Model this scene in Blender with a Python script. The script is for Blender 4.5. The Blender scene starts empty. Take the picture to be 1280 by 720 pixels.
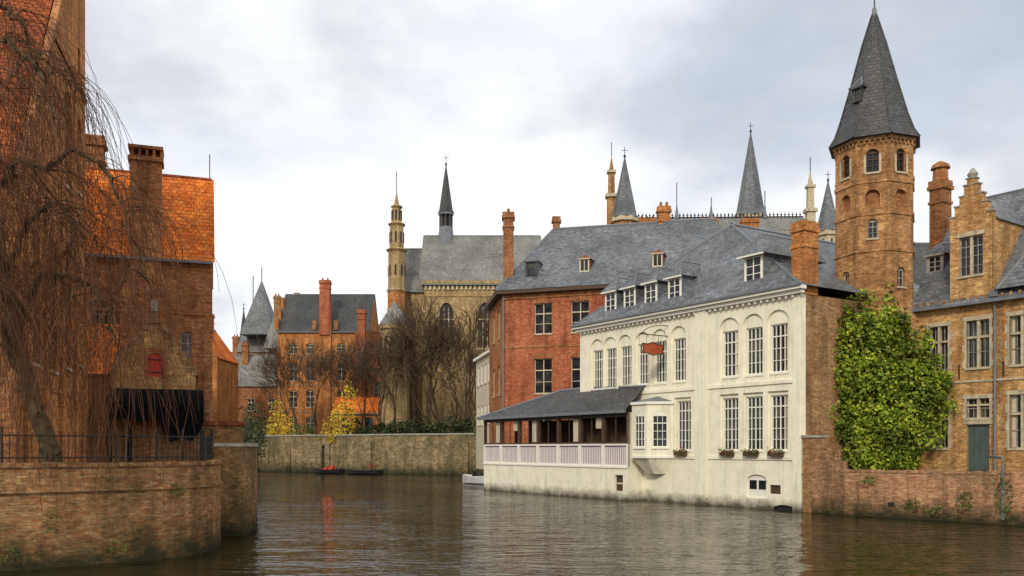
import bpy, math, random
from mathutils import Vector
R = random.Random(7)
sc = bpy.context.scene
sc.view_settings.view_transform='Standard'
sc.view_settings.look='None'
sc.view_settings.exposure=0

# ------------------------------------------------------------ materials
def newmat(name):
    m=bpy.data.materials.new(name); m.use_nodes=True
    nt=m.node_tree; b=nt.nodes['Principled BSDF']
    return m,nt,b
def N(nt,t,**kw):
    n=nt.nodes.new(t)
    for k,v in kw.items():
        if hasattr(n,k): setattr(n,k,v)
    return n
def noise(nt,vec,scale,detail=4,rough=.6):
    n=N(nt,'ShaderNodeTexNoise'); n.inputs['Scale'].default_value=scale
    n.inputs['Detail'].default_value=detail; n.inputs['Roughness'].default_value=rough
    nt.links.new(vec,n.inputs['Vector']); return n.outputs['Fac']
def scaled(nt,vec,s):
    mp=N(nt,'ShaderNodeMapping'); mp.inputs['Scale'].default_value=s; nt.links.new(vec,mp.inputs[0]); return mp.outputs[0]
def ramp(nt,fac,stops):
    r=N(nt,'ShaderNodeValToRGB'); cr=r.color_ramp
    while len(cr.elements)<len(stops): cr.elements.new(.5)
    for e,(p,c) in zip(cr.elements,stops):
        e.position=p; e.color=(c[0],c[1],c[2],1) if not isinstance(c,(int,float)) else (c,c,c,1)
    nt.links.new(fac,r.inputs[0]); return r.outputs[0]
def mix(nt,a,b,fac,mode='MIX'):
    m=N(nt,'ShaderNodeMix'); m.data_type='RGBA'; m.blend_type=mode
    def put(sock,v):
        if isinstance(v,(tuple,list)): sock.default_value=(v[0],v[1],v[2],1)
        elif isinstance(v,(int,float)): sock.default_value=v
        else: nt.links.new(v,sock)
    put(m.inputs[6],a); put(m.inputs[7],b); put(m.inputs[0],fac)
    return m.outputs[2]
def bump(nt,b,h,strength=.4,dist=.02):
    n=N(nt,'ShaderNodeBump'); n.inputs['Strength'].default_value=strength; n.inputs['Distance'].default_value=dist
    nt.links.new(h,n.inputs['Height']); nt.links.new(n.outputs[0],b.inputs['Normal'])
def pos(nt): return N(nt,'ShaderNodeNewGeometry').outputs['Position']
def algae(nt,col,p,top=1.0,c=(.022,.028,.013)):
    sx=N(nt,'ShaderNodeSeparateXYZ'); nt.links.new(p,sx.inputs[0])
    nz=noise(nt,p,1.3,6,.75)
    ma=N(nt,'ShaderNodeMath',operation='MULTIPLY_ADD'); nt.links.new(nz,ma.inputs[0]); ma.inputs[1].default_value=-1.8*top
    nt.links.new(sx.outputs[2],ma.inputs[2])
    mr=N(nt,'ShaderNodeMapRange'); nt.links.new(ma.outputs[0],mr.inputs[0])
    mr.inputs[1].default_value=-.85*top; mr.inputs[2].default_value=.15*top; mr.inputs[3].default_value=.95; mr.inputs[4].default_value=0
    return mix(nt,col,c,mr.outputs[0])
def brick_mat(name,c1,c2,c3,mortar=(.34,.28,.20),alg=0,bw=.23,rh=.075,dirt=.42,pale_amt=.45):
    m,nt,b=newmat(name); uv=N(nt,'ShaderNodeUVMap').outputs[0]; p=pos(nt)
    t=N(nt,'ShaderNodeTexBrick'); nt.links.new(uv,t.inputs['Vector'])
    t.inputs['Scale'].default_value=1; t.inputs['Brick Width'].default_value=bw; t.inputs['Row Height'].default_value=rh
    t.inputs['Mortar Size'].default_value=.008; t.inputs['Mortar Smooth'].default_value=.3; t.inputs['Bias'].default_value=0
    t.inputs['Color1'].default_value=(*c1,1); t.inputs['Color2'].default_value=(*c2,1); t.inputs['Mortar'].default_value=(*mortar,1)
    big=ramp(nt,noise(nt,p,.5,7,.75),[(.4,0),(.6,.75)])
    col=mix(nt,t.outputs['Color'],c3,big)
    rows=ramp(nt,noise(nt,scaled(nt,p,(1,1,3.2)),2.6,7,.88),[(.3,dirt*.7),(.45,.85),(.54,1.2),(.68,2.1)])
    col=mix(nt,col,rows,1.0,'MULTIPLY')
    pale=ramp(nt,noise(nt,scaled(nt,p,(1,1,2)),5.5,4,.8),[(.58,0),(.66,pale_amt)])
    col=mix(nt,col,tuple(min(1,x*1.3) for x in mortar),pale)
    dark=ramp(nt,noise(nt,scaled(nt,p,(1,1,2.4)),8.5,4,.85),[(.36,.22),(.45,1.0)])
    col=mix(nt,col,dark,.85,'MULTIPLY')
    st=ramp(nt,noise(nt,scaled(nt,p,(1.6,1.6,.16)),1.2,5,.7),[(.35,.5),(.55,1.0)])
    col=mix(nt,col,st,.8,'MULTIPLY')
    if alg: col=algae(nt,col,p,alg)
    nt.links.new(col,b.inputs['Base Color']); b.inputs['Roughness'].default_value=.92; b.inputs['Specular IOR Level'].default_value=.12
    h=mix(nt,t.outputs['Fac'],noise(nt,p,9,4,.8),.6)
    n=N(nt,'ShaderNodeMath',operation='MULTIPLY'); nt.links.new(h,n.inputs[0]); n.inputs[1].default_value=-1
    bump(nt,b,n.outputs[0],.8,.04)
    return m
def slate_mat(name,c1,c2,c3,bw=.3,rh=.2,rough=.55,stain=.5,spec=.4):
    m,nt,b=newmat(name); uv=N(nt,'ShaderNodeUVMap').outputs[0]; p=pos(nt)
    t=N(nt,'ShaderNodeTexBrick'); nt.links.new(uv,t.inputs['Vector'])
    t.inputs['Scale'].default_value=1; t.inputs['Brick Width'].default_value=bw; t.inputs['Row Height'].default_value=rh
    t.inputs['Mortar Size'].default_value=.014; t.inputs['Mortar Smooth'].default_value=.5
    t.inputs['Color1'].default_value=(*c1,1); t.inputs['Color2'].default_value=(*c2,1)
    t.inputs['Mortar'].default_value=(c1[0]*.3,c1[1]*.3,c1[2]*.3,1)
    f=ramp(nt,noise(nt,p,.9,7,.75),[(.42,0),(.62,.75)])
    col=mix(nt,t.outputs['Color'],c3,f)
    col=mix(nt,col,ramp(nt,noise(nt,scaled(nt,p,(1,1,2.5)),3,6,.88),[(.32,stain*.8),(.48,1),(.66,1.8)]),1.0,'MULTIPLY')
    col=mix(nt,col,ramp(nt,noise(nt,p,.35,4,.6),[(.35,.7),(.6,1.15)]),1.0,'MULTIPLY')
    nt.links.new(col,b.inputs['Base Color']); b.inputs['Roughness'].default_value=rough; b.inputs['Specular IOR Level'].default_value=spec
    n=N(nt,'ShaderNodeMath',operation='MULTIPLY'); nt.links.new(t.outputs['Fac'],n.inputs[0]); n.inputs[1].default_value=-1
    bump(nt,b,n.outputs[0],.6,.04)
    return m
def plain_mat(name,c,rough=.7,var=.25,scale=2.5,alg=0,metal=0,streak=0,c2=None,spec=.5):
    m,nt,b=newmat(name); p=pos(nt)
    f=noise(nt,p,scale,6,.7)
    col=mix(nt,tuple(x*(1-var) for x in c),c2 if c2 else tuple(min(1,x*(1+var*.5)) for x in c),ramp(nt,f,[(.3,0),(.6,1)]))
    if streak:
        st=ramp(nt,noise(nt,scaled(nt,p,(2.5,2.5,.18)),1.5,6,.7),[(.33,1-streak),(.5,1.0)])
        col=mix(nt,col,st,1.0,'MULTIPLY')
    if alg: col=algae(nt,col,p,alg,(.06,.055,.03))
    nt.links.new(col,b.inputs['Base Color']); b.inputs['Roughness'].default_value=rough; b.inputs['Metallic'].default_value=metal; b.inputs['Specular IOR Level'].default_value=spec
    bump(nt,b,noise(nt,p,18,3),.15,.01)
    return m
def leaf_mat(name,stops,var=(.5,1.35)):
    m,nt,b=newmat(name)
    g=N(nt,'ShaderNodeNewGeometry')
    p=g.outputs['Position']
    c=ramp(nt,g.outputs['Random Per Island'],stops)
    c=mix(nt,c,ramp(nt,noise(nt,p,1.1,4),[(.35,var[0]),(.65,var[1])]),1.0,'MULTIPLY')
    nt.links.new(c,b.inputs['Base Color']); b.inputs['Roughness'].default_value=.6; b.inputs['Specular IOR Level'].default_value=.25
    return m

M={}
M['brown_brick']=brick_mat('brown_brick',(.36,.17,.065),(.57,.34,.14),(.27,.14,.065))
M['gold_brick']=brick_mat('gold_brick',(.52,.26,.085),(.74,.46,.18),(.42,.20,.07),mortar=(.47,.37,.24))
M['orange_brick']=brick_mat('orange_brick',(.54,.155,.03),(.74,.32,.08),(.34,.13,.04))
M['tower_brick']=brick_mat('tower_brick',(.45,.18,.055),(.68,.38,.14),(.27,.12,.05),mortar=(.42,.33,.22))
M['dark_brick']=brick_mat('dark_brick',(.40,.12,.04),(.60,.27,.085),(.23,.09,.04))
M['red_brick']=brick_mat('red_brick',(.46,.11,.045),(.60,.21,.09),(.35,.095,.045),mortar=(.33,.22,.16),dirt=.7)
M['quay_brick']=brick_mat('quay_brick',(.37,.125,.04),(.50,.28,.12),(.15,.105,.045),mortar=(.29,.23,.14),alg=1.15,dirt=.35,pale_amt=.35)
M['garden_brick']=brick_mat('garden_brick',(.44,.15,.06),(.58,.31,.16),(.29,.18,.09),mortar=(.45,.38,.28),alg=.9,dirt=.38)
M['farquay']=brick_mat('farquay',(.26,.18,.09),(.42,.32,.18),(.11,.095,.05),mortar=(.2,.17,.12),alg=1.3,bw=.5,rh=.22,dirt=.3)
M['church_stone']=brick_mat('church_stone',(.42,.28,.125),(.54,.39,.19),(.27,.19,.095),mortar=(.34,.27,.17),bw=.4,rh=.16)
M['slate']=slate_mat('slate',(.085,.095,.11),(.19,.20,.22),(.115,.12,.11))
M['slate_light']=slate_mat('slate_light',(.14,.15,.145),(.23,.23,.22),(.17,.16,.12))
M['slate_dark']=slate_mat('slate_dark',(.035,.036,.04),(.075,.075,.077),(.05,.048,.04))
M['tile']=slate_mat('tile',(.60,.12,.018),(.84,.25,.04),(.34,.11,.04),bw=.24,rh=.26,rough=.85,stain=.35,spec=.1)
M['tile_brown']=slate_mat('tile_brown',(.24,.06,.022),(.38,.11,.036),(.14,.05,.03),bw=.22,rh=.18,rough=.9,stain=.45,spec=.08)
M['white']=plain_mat('white_plaster',(.86,.81,.64),.85,.11,1.4,alg=.6,streak=.2,spec=.2)
M['trim']=plain_mat('white_paint',(.82,.80,.70),.6,.05,spec=.3)
M['stone']=plain_mat('sand_stone',(.50,.42,.28),.85,.35,3,streak=.4)
M['greystone']=plain_mat('grey_stone',(.34,.31,.25),.85,.35,3,streak=.4)
M['cream']=plain_mat('cream_plaster',(.58,.50,.36),.8,.15,1.5,streak=.3)
M['lilac']=plain_mat('faded_lilac_paint',(.34,.25,.34),.6,.12)
M['wood']=plain_mat('dark_wood',(.08,.046,.026),.6,.3,spec=.3)
M['iron']=plain_mat('wrought_iron',(.02,.02,.02),.6,.3,spec=.3)
M['lead']=plain_mat('lead_zinc',(.15,.165,.18),.55,.3)
M['redpaint']=plain_mat('red_paint',(.45,.04,.02),.6,.3,spec=.3)
M['sign']=plain_mat('sign_paint',(.38,.07,.02),.45,.2)
M['awning']=plain_mat('black_canvas',(.006,.006,.007),.95,.4,spec=.05)
M['greendoor']=plain_mat('grey_green_paint',(.07,.10,.09),.5,.25)
M['boatwhite']=plain_mat('boat_gelcoat',(.6,.6,.58),.3,.1)
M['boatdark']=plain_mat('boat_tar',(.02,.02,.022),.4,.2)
M['ground']=plain_mat('ground_cobble',(.17,.15,.12),.9,.4,.8)
M['bark']=plain_mat('bark',(.05,.035,.022),.95,.7,5,c2=(.13,.10,.055),spec=.1)
M['twig']=plain_mat('twig_bark',(.12,.055,.03),.9,.3,3,spec=.1)
M['fartwig']=plain_mat('winter_twig',(.09,.058,.038),.9,.3,1,spec=.1)
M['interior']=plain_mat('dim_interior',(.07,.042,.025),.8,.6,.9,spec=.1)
M['leaf_ivy']=leaf_mat('leaf_ivy',[(0,(.06,.11,.008)),(.45,(.17,.25,.018)),(1,(.40,.42,.04))],(.3,1.4))
M['leaf_dark']=leaf_mat('leaf_dark',[(0,(.018,.028,.01)),(1,(.05,.065,.02))])
M['leaf_yellow']=leaf_mat('leaf_yellow',[(0,(.26,.20,.02)),(1,(.7,.50,.03))],(.7,1.3))
M['leaf_mix']=leaf_mat('leaf_mix',[(0,(.04,.08,.012)),(.8,(.10,.14,.02)),(1,(.2,.14,.03))])
def glass():
    m,nt,b=newmat('window_glass'); p=pos(nt)
    c=ramp(nt,noise(nt,p,.9,3),[(.38,(.010,.011,.014)),(.58,(.03,.032,.035)),(.68,(.09,.085,.07))])
    nt.links.new(c,b.inputs['Base Color']); b.inputs['Roughness'].default_value=.06; b.inputs['Specular IOR Level'].default_value=.42
    bump(nt,b,noise(nt,p,1.2,1),.2,.05)
    return m
M['glass']=glass()

# ------------------------------------------------------------ mesh builder
class Fr:
    def __init__(s,o,d,side=1):
        l=math.hypot(*d); s.o=o; s.d=(d[0]/l,d[1]/l)
        s.n=(s.d[1]*side,-s.d[0]*side)      # inward axis
    def P(s,a,w,z): return (s.o[0]+a*s.d[0]+w*s.n[0], s.o[1]+a*s.d[1]+w*s.n[1], z)
class Obj:
    def __init__(s,name): s.name=name; s.parts={}
    def poly(s,part,mat,pts):
        v,f=s.parts.setdefault((part,mat),([],[])); i=len(v); v.extend([tuple(p) for p in pts]); f.append(tuple(range(i,i+len(pts))))
    def mesh(s,part,mat,vs,fs):
        v,f=s.parts.setdefault((part,mat),([],[])); i=len(v); v.extend(vs); f.extend([tuple(k+i for k in q) for q in fs])
    def box(s,part,mat,F,a0,a1,w0,w1,z0,z1):
        P=F.P
        vs=[P(a0,w0,z0),P(a1,w0,z0),P(a1,w1,z0),P(a0,w1,z0),P(a0,w0,z1),P(a1,w0,z1),P(a1,w1,z1),P(a0,w1,z1)]
        s.mesh(part,mat,vs,[(0,1,2,3),(4,5,6,7),(0,1,5,4),(1,2,6,5),(2,3,7,6),(3,0,4,7)])
    def frus(s,part,mat,x,y,z0,r0,z1,r1,n=8,rot=0,caps=True):
        vs=[];fs=[]
        for z,r in((z0,r0),(z1,r1)):
            for i in range(n):
                a=rot+2*math.pi*i/n; vs.append((x+r*math.cos(a),y+r*math.sin(a),z))
        for i in range(n): fs.append((i,(i+1)%n,n+(i+1)%n,n+i))
        if caps: fs.append(tuple(range(n))); fs.append(tuple(range(n,2*n)))
        s.mesh(part,mat,vs,fs)
    def tube(s,part,mat,pts,rad,n=4):
        vs=[];fs=[];k=len(pts)
        for i,p in enumerate(pts):
            p=Vector(p); q=Vector(pts[min(i+1,k-1)])-Vector(pts[max(i-1,0)])
            if q.length<1e-6: q=Vector((0,0,1))
            q.normalize(); u=q.cross(Vector((.31,.27,.91)));
            if u.length<.05: u=q.cross(Vector((1,0,0)))
            u.normalize(); w=q.cross(u)
            r=rad[i] if isinstance(rad,(list,tuple)) else rad
            for j in range(n):
                a=2*math.pi*j/n; vs.append(tuple(p+u*(r*math.cos(a))+w*(r*math.sin(a))))
        for i in range(k-1):
            for j in range(n):
                fs.append((i*n+j,i*n+(j+1)%n,(i+1)*n+(j+1)%n,(i+1)*n+j))
        s.mesh(part,mat,vs,fs)
    def build(s,single=False,smooth=False):
        objs=[]
        for (part,mat),(v,f) in s.parts.items():
            me=bpy.data.meshes.new(part); me.from_pydata(v,[],f); me.materials.append(M[mat])
            uvl=me.uv_layers.new(name='UVMap'); data=[0.0]*(2*len(me.loops))
            for pl in me.polygons:
                n=pl.normal
                t=Vector((-n.y,n.x,0))
                if t.length<.05: t=Vector((1,0,0))
                t.normalize(); b=n.cross(t)
                if b.z<0: b=-b
                for li in pl.loop_indices:
                    co=me.vertices[me.loops[li].vertex_index].co
                    data[2*li]=co.dot(t); data[2*li+1]=co.dot(b)
            uvl.data.foreach_set('uv',data)
            if smooth: me.polygons.foreach_set('use_smooth',[True]*len(me.polygons))
            ob=bpy.data.objects.new(part,me); bpy.context.collection.objects.link(ob); objs.append(ob)
        if single and len(objs)==1:
            objs[0].name=s.name; return objs[0]
        e=bpy.data.objects.new(s.name,None); bpy.context.collection.objects.link(e)
        for o in objs: o.parent=e
        return e
    # -------- architecture helpers
    def wall(s,part,mat,F,a0,a1,z0,z1,ops=(),w=0,depth=.2,rmat=None):
        A=sorted({a0,a1,*[min(max(o[0],a0),a1) for o in ops],*[min(max(o[1],a0),a1) for o in ops]})
        Z=sorted({z0,z1,*[min(max(o[2],z0),z1) for o in ops],*[min(max(o[3],z0),z1) for o in ops]})
        for i in range(len(A)-1):
            for j in range(len(Z)-1):
                ca=(A[i]+A[i+1])/2; cz=(Z[j]+Z[j+1])/2
                if any(o[0]<ca<o[1] and o[2]<cz<o[3] for o in ops): continue
                s.poly(part,mat,[F.P(A[i],w,Z[j]),F.P(A[i+1],w,Z[j]),F.P(A[i+1],w,Z[j+1]),F.P(A[i],w,Z[j+1])])
        rm=rmat or mat
        for o in ops:
            b0,b1,c0,c1=o[:4]; r=o[4] if len(o)>4 else 0
            w2=w+depth
            s.poly(part,rm,[F.P(b0,w,c0),F.P(b0,w2,c0),F.P(b0,w2,c1-r),F.P(b0,w,c1-r)])
            s.poly(part,rm,[F.P(b1,w,c0),F.P(b1,w2,c0),F.P(b1,w2,c1-r),F.P(b1,w,c1-r)])
            s.poly(part,rm,[F.P(b0,w,c0),F.P(b1,w,c0),F.P(b1,w2,c0),F.P(b0,w2,c0)])
            if r==0: s.poly(part,rm,[F.P(b0,w,c1),F.P(b1,w,c1),F.P(b1,w2,c1),F.P(b0,w2,c1)])
            else:
                K=10; m=(b0+b1)/2; h=(b1-b0)/2
                pts=[(m-h*math.cos(math.pi*k/K), c1-r+r*math.sin(math.pi*k/K)) for k in range(K+1)]
                for k in range(K):
                    (x0,y0),(x1,y1)=pts[k],pts[k+1]
                    s.poly(part,mat,[F.P(x0,w,y0),F.P(x1,w,y1),F.P(x1,w,c1),F.P(x0,w,c1)])
                    s.poly(part,rm,[F.P(x0,w,y0),F.P(x1,w,y1),F.P(x1,w2,y1),F.P(x0,w2,y0)])
    def win(s,F,c,z0,z1,wd,cols=2,rows=3,rise=0,w=.0,fm='trim',depth=.18,sill='stone',bar=.028,fw=.055,curtain=0):
        a0=c-wd/2;a1=c+wd/2
        s.box('window_glass','glass',F,a0,a1,w+depth-.02,w+depth+.02,z0,z1)
        fz0=w+depth-.10; fz1=w+depth-.025
        s.box('window_frames',fm,F,a0,a0+fw,fz0,fz1,z0,z1); s.box('window_frames',fm,F,a1-fw,a1,fz0,fz1,z0,z1)
        s.box('window_frames',fm,F,a0+fw,a1-fw,fz0,fz1,z0,z0+fw); s.box('window_frames',fm,F,a0+fw,a1-fw,fz0,fz1,z1-fw-rise*.55,z1-rise*.0)
        for i in range(1,cols):
            x=a0+wd*i/cols; b=bar*(1.6 if cols%2==0 and i==cols//2 else 1)
            s.box('window_frames',fm,F,x-b/2,x+b/2,fz0+.01,fz1-.004,z0+fw,z1-fw-rise*.55)
        for j in range(1,rows):
            z=z0+(z1-rise*.55-z0)*j/rows; b=bar*(2.0 if j==rows-1 else 1)
            s.box('window_frames',fm,F,a0+fw,a1-fw,fz0+.016,fz1-.008,z-b/2,z+b/2)
        if curtain and R.random()<curtain:
            s.box('curtains','cream',F,a0+fw,a0+fw+wd*R.uniform(.1,.25),w+depth-.0245,w+depth-.0205,z0+fw,z1-fw)
        if sill: s.box('window_sills',sill,F,a0-.06,a1+.06,w-.07,w+.05,z0-.1,z0-.004)
        return (a0,a1,z0,z1,rise)
    def ridge(s,p,q,mat='lead',r=.09): s.tube('ridge_caps',mat,[p,q],r,5)
    def chimney(s,x,y,wx,wy,z0,z1,mat='dark_brick',ang=0,pots=2,cap=.12):
        F=Fr((x,y),(math.cos(ang),math.sin(ang)),-1)
        s.box('chimney',mat,F,-wx/2,wx/2,-wy/2,wy/2,z0,z1-.5)
        s.box('chimney',mat,F,-wx/2-cap,wx/2+cap,-wy/2-cap,wy/2+cap,z1-.5,z1-.3)
        s.box('chimney',mat,F,-wx/2-cap/2,wx/2+cap/2,-wy/2-cap/2,wy/2+cap/2,z1-.3,z1-.0)
        s.box('chimney',mat,F,-wx/2-cap*.6,wx/2+cap*.6,-wy/2-cap*.6,wy/2+cap*.6,z1-1.3,z1-1.15)
        for i in range(pots):
            a=(-wx/2+wx*(i+.5)/pots)
            q=F.P(a,0,0); s.frus('chimney_pots','tile_brown',q[0],q[1],z1,.13,z1+.4,.1,8)
    def dormer(s,F,a,w,z0,wd,h,back=3.0,roofm='slate',fm='trim',rows=3,rh=.65,ov=.12,st=.16):
        s.box('dormer_cheeks',roofm,F,a-wd/2,a+wd/2,w+.06,w+back,z0,z0+h)
        s.box('dormer_front',fm,F,a-wd/2,a-wd/2+st,w,w+.06,z0,z0+h); s.box('dormer_front',fm,F,a+wd/2-st,a+wd/2,w,w+.06,z0,z0+h)
        s.box('dormer_front',fm,F,a-wd/2+st,a+wd/2-st,w,w+.06,z0,z0+.12); s.box('dormer_front',fm,F,a-wd/2+st,a+wd/2-st,w,w+.06,z0+h-.14,z0+h)
        s.box('window_glass','glass',F,a-wd/2+st,a+wd/2-st,w+.035,w+.05,z0+.12,z0+h-.14)
        s.box('dormer_front',fm,F,a-.03,a+.03,w+.008,w+.033,z0+.12,z0+h-.14)
        for j in range(1,rows):
            z=z0+.12+(h-.26)*j/rows; s.box('dormer_front',fm,F,a-wd/2+st,a+wd/2-st,w+.012,w+.03,z-.018,z+.018)
        P=F.P; e=wd/2+ov; z1=z0+h+.004
        A,B=P(a-e,w-ov,z1),P(a+e,w-ov,z1); C,D=P(a+e,w+back+1,z1),P(a-e,w+back+1,z1); T,U=P(a,w+.55,z1+rh),P(a,w+back+1,z1+rh)
        s.poly('dormer_roof',roofm,[A,B,T]); s.poly('dormer_roof',roofm,[B,C,U,T]); s.poly('dormer_roof',roofm,[D,A,T,U]); s.poly('dormer_roof',roofm,[A,B,C,D])
        s.tube('dormer_ridges','lead',[A,T,U],.04,4); s.tube('dormer_ridges','lead',[B,T],.04,4)
        s.box('dormer_cornice',fm,F,a-e,a+e,w-ov,w-ov+.05,z1-.09,z1-.004)
    def gable(s,F,a0,a1,w0,w1,ze,zr,axis='a',mat='slate',wallmat='brown_brick',ov=.25,th=.12):
        P=F.P
        if axis=='a':
            m=(w0+w1)/2; k=(zr-ze)/(m-w0); e=ze-k*ov
            for q in ((w0-ov),(w1+ov)):
                s.poly('roof',mat,[P(a0-.1,q,e),P(a1+.1,q,e),P(a1+.1,m,zr),P(a0-.1,m,zr)])
            s.poly('gable_wall',wallmat,[P(a0,w0,ze),P(a0,w1,ze),P(a0,m,zr-.03)]); s.poly('gable_wall',wallmat,[P(a1,w0,ze),P(a1,w1,ze),P(a1,m,zr-.03)])
            s.ridge(P(a0,m,zr),P(a1,m,zr),'tile_brown' if 'tile' in mat else 'lead')
            s.box('gutter','lead',F,a0,a1,w0-ov-.08,w0-ov+.02,e-.1,e+.02)
        else:
            m=(a0+a1)/2; k=(zr-ze)/(m-a0); e=ze-k*ov
            for q in ((a0-ov),(a1+ov)):
                s.poly('roof',mat,[P(q,w0+.0,e),P(q,w1,e),P(m,w1,zr),P(m,w0+.0,zr)])
            s.poly('gable_wall',wallmat,[P(a0,w0+.02,ze),P(a1,w0+.02,ze),P(m,w0+.02,zr-.03)]); s.poly('gable_wall',wallmat,[P(a0,w1-.02,ze),P(a1,w1-.02,ze),P(m,w1-.02,zr-.03)])
            s.ridge(P(m,w0,zr),P(m,w1,zr))
    def shell(s,F,a0,a1,w0,w1,z0,z1,mat):   # back and side walls only
        P=F.P
        s.poly('walls',mat,[P(a0,w0,z0),P(a0,w1,z0),P(a0,w1,z1),P(a0,w0,z1)])
        s.poly('walls',mat,[P(a1,w0,z0),P(a1,w1,z0),P(a1,w1,z1),P(a1,w0,z1)])
        s.poly('walls',mat,[P(a0,w1,z0),P(a1,w1,z0),P(a1,w1,z1),P(a0,w1,z1)])
    def spire(s,x,y,z0,r0,z1,mat='slate_dark',n=8,cross=1.2):
        s.frus('spire',mat,x,y,z0,r0*1.12,z0+(z1-z0)*.06,r0*.92,n); s.frus('spire',mat,x,y,z0+(z1-z0)*.06,r0*.92,z1,.05,n)
        s.frus('finial','iron',x,y,z1-.1,.12,z1+.2,.16,6); s.tube('finial','iron',[(x,y,z1),(x,y,z1+cross)],.05,4)
        s.tube('finial','iron',[(x-.3*cross,y,z1+cross*.65),(x+.3*cross,y,z1+cross*.65)],.04,4)

# ------------------------------------------------------------ WHITE HOUSE
h=Obj('white_canalside_house')
F=Fr((14,42.7),(-.55,.835),1)   # inward = (.835,.55)
wins=[];nich=[]
for c in (1.39,2.98,4.6,8.4,9.95,11.4,13.0,14.4,15.7):
    wd=1.08 if c<7 else .98
    nich.append((c-wd/2-.14,c+wd/2+.14,6.7,10.0,.6))
    wins.append(h.win(F,c,6.88,9.3,wd,4,4,0,w=.12,sill='trim',curtain=.4,bar=.03,fw=.065))
for c in (1.39,2.98,4.6,8.05):
    nich.append((c-.66,c+.66,2.85,5.95,0))
    wins.append(h.win(F,c,2.98,5.75,1.08,4,5,0,w=.12,sill='trim',curtain=.4,bar=.03,fw=.065))
base=[(2.05,3.4,.55,1.75,.35),(1.2,1.9,.8,1.25,0),(.3,1.7,-.5,.28,.25)]
h.wall('walls','white',F,0,17.4,-.6,10.6,nich+base,0,.12)
h.wall('walls','white',F,.1,17.3,2.5,10.4,wins,.12,.18)
h.box('basement_door','trim',F,2.05,3.4,.10,.16,.55,1.75); h.box('basement_door','glass',F,2.2,2.65,.07,.10,1.0,1.45); h.box('basement_door','glass',F,2.8,3.25,.07,.10,1.0,1.45)
h.box('basement_door','wood',F,1.2,1.9,.09,.13,.8,1.25); h.box('walls','iron',F,.3,1.7,.115,.2,-.6,.3)
h.box('pilasters','white',F,6.15,6.95,-.16,-.002,-.6,10.6); h.box('pilasters','white',F,.0,.42,-.08,-.002,-.6,10.55)
h.box('cornice','trim',F,-.25,17.6,-.28,-.003,10.6,10.78); h.box('cornice','trim',F,-.35,17.7,-.45,-.004,10.784,10.96)
h.box('string_course','white',F,.43,6.14,-.07,-.002,6.3,6.48); h.box('string_course','white',F,6.96,17.4,-.07,-.002,6.3,6.48)
h.box('string_course','white',F,.43,6.14,-.06,-.002,2.5,2.66); h.box('string_course','white',F,6.96,9.0,-.06,-.002,2.5,2.66)
for k in range(44):
    a=.3+k*.39; h.box('cornice_brackets','trim',F,a,a+.09,-.2,-.003,10.45,10.596)
FS=Fr((14,42.7),(.835,.55),-1)
h.wall('side_wall','brown_brick',FS,0.02,14,-.6,10.62,[(5.2,6.1,6.5,8.3,0)],0,.2)
h.box('side_wall','white',FS,-.02,.35,-.03,-.002,-.6,10.6)
h.box('gutter','lead',F,-.4,17.7,-.55,-.42,10.93,11.06)
h.tube('drainpipe','trim',[F.P(6.08,-.1,10.5),F.P(6.08,-.1,.4)],.04,6)
P=F.P
h.poly('walls','white',[P(17.4,0,-.6),P(17.4,14,-.6),P(17.4,14,10.7),P(17.4,0,10.7)])
h.poly('walls','brown_brick',[P(0,14,-.6),P(17.4,14,-.6),P(17.4,14,10.7),P(0,14,10.7)])
e=10.98; o=.42
A0,B0=P(-o+.1,-o,e),P(17.4+o,-o,e); C0,D0=P(17.4+o,14.3,e),P(-o+.1,14.3,e); T=P(8.9,4.9,16.5); U=P(8.7,14.3,16.5)
h.poly('roof','slate',[A0,B0,T]); h.poly('roof','slate',[B0,C0,U,T]); h.poly('roof','slate',[D0,A0,T,U]); h.poly('roof','slate',[C0,D0,U])
h.ridge(A0,T,r=.07); h.ridge(B0,T,r=.07); h.ridge(T,U,r=.12)
for a in (14.7,12.9,11.0,9.0): h.dormer(F,a,.3,11.5,1.05,1.4,3.2,rh=.95,ov=.2,st=.12)
h.dormer(F,3.3,.4,11.6,1.2,1.5,3.8,rh=1.2,ov=.3,st=.13)
q=P(.35,.75,0); h.chimney(q[0],q[1],1.0,.8,10.6,14.2,'orange_brick',ang=math.atan2(.55,.835),pots=0,cap=.08)
h.build()
# flower boxes
for c in (1.39,2.98,4.6,8.05):
    f=Obj('window_flower_box'); f.box('trough','wood',F,c-.45,c+.45,-.25,-.08,2.68,2.86)
    for i in range(110):
        a=c+R.uniform(-.48,.48); w=R.uniform(-.3,-.06); z=2.84+abs(R.gauss(0,.1)); p=Vector(F.P(a,w,z)); d1=Vector((R.uniform(-1,1),R.uniform(-1,1),R.uniform(-1,1)))*.06; d2=Vector((R.uniform(-1,1),R.uniform(-1,1),R.uniform(-1,1)))*.06
        f.poly('plants','redpaint' if i%7==0 else 'leaf_mix',[p-d1,p-d2,p+d1,p+d2])
    f.build()

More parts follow.
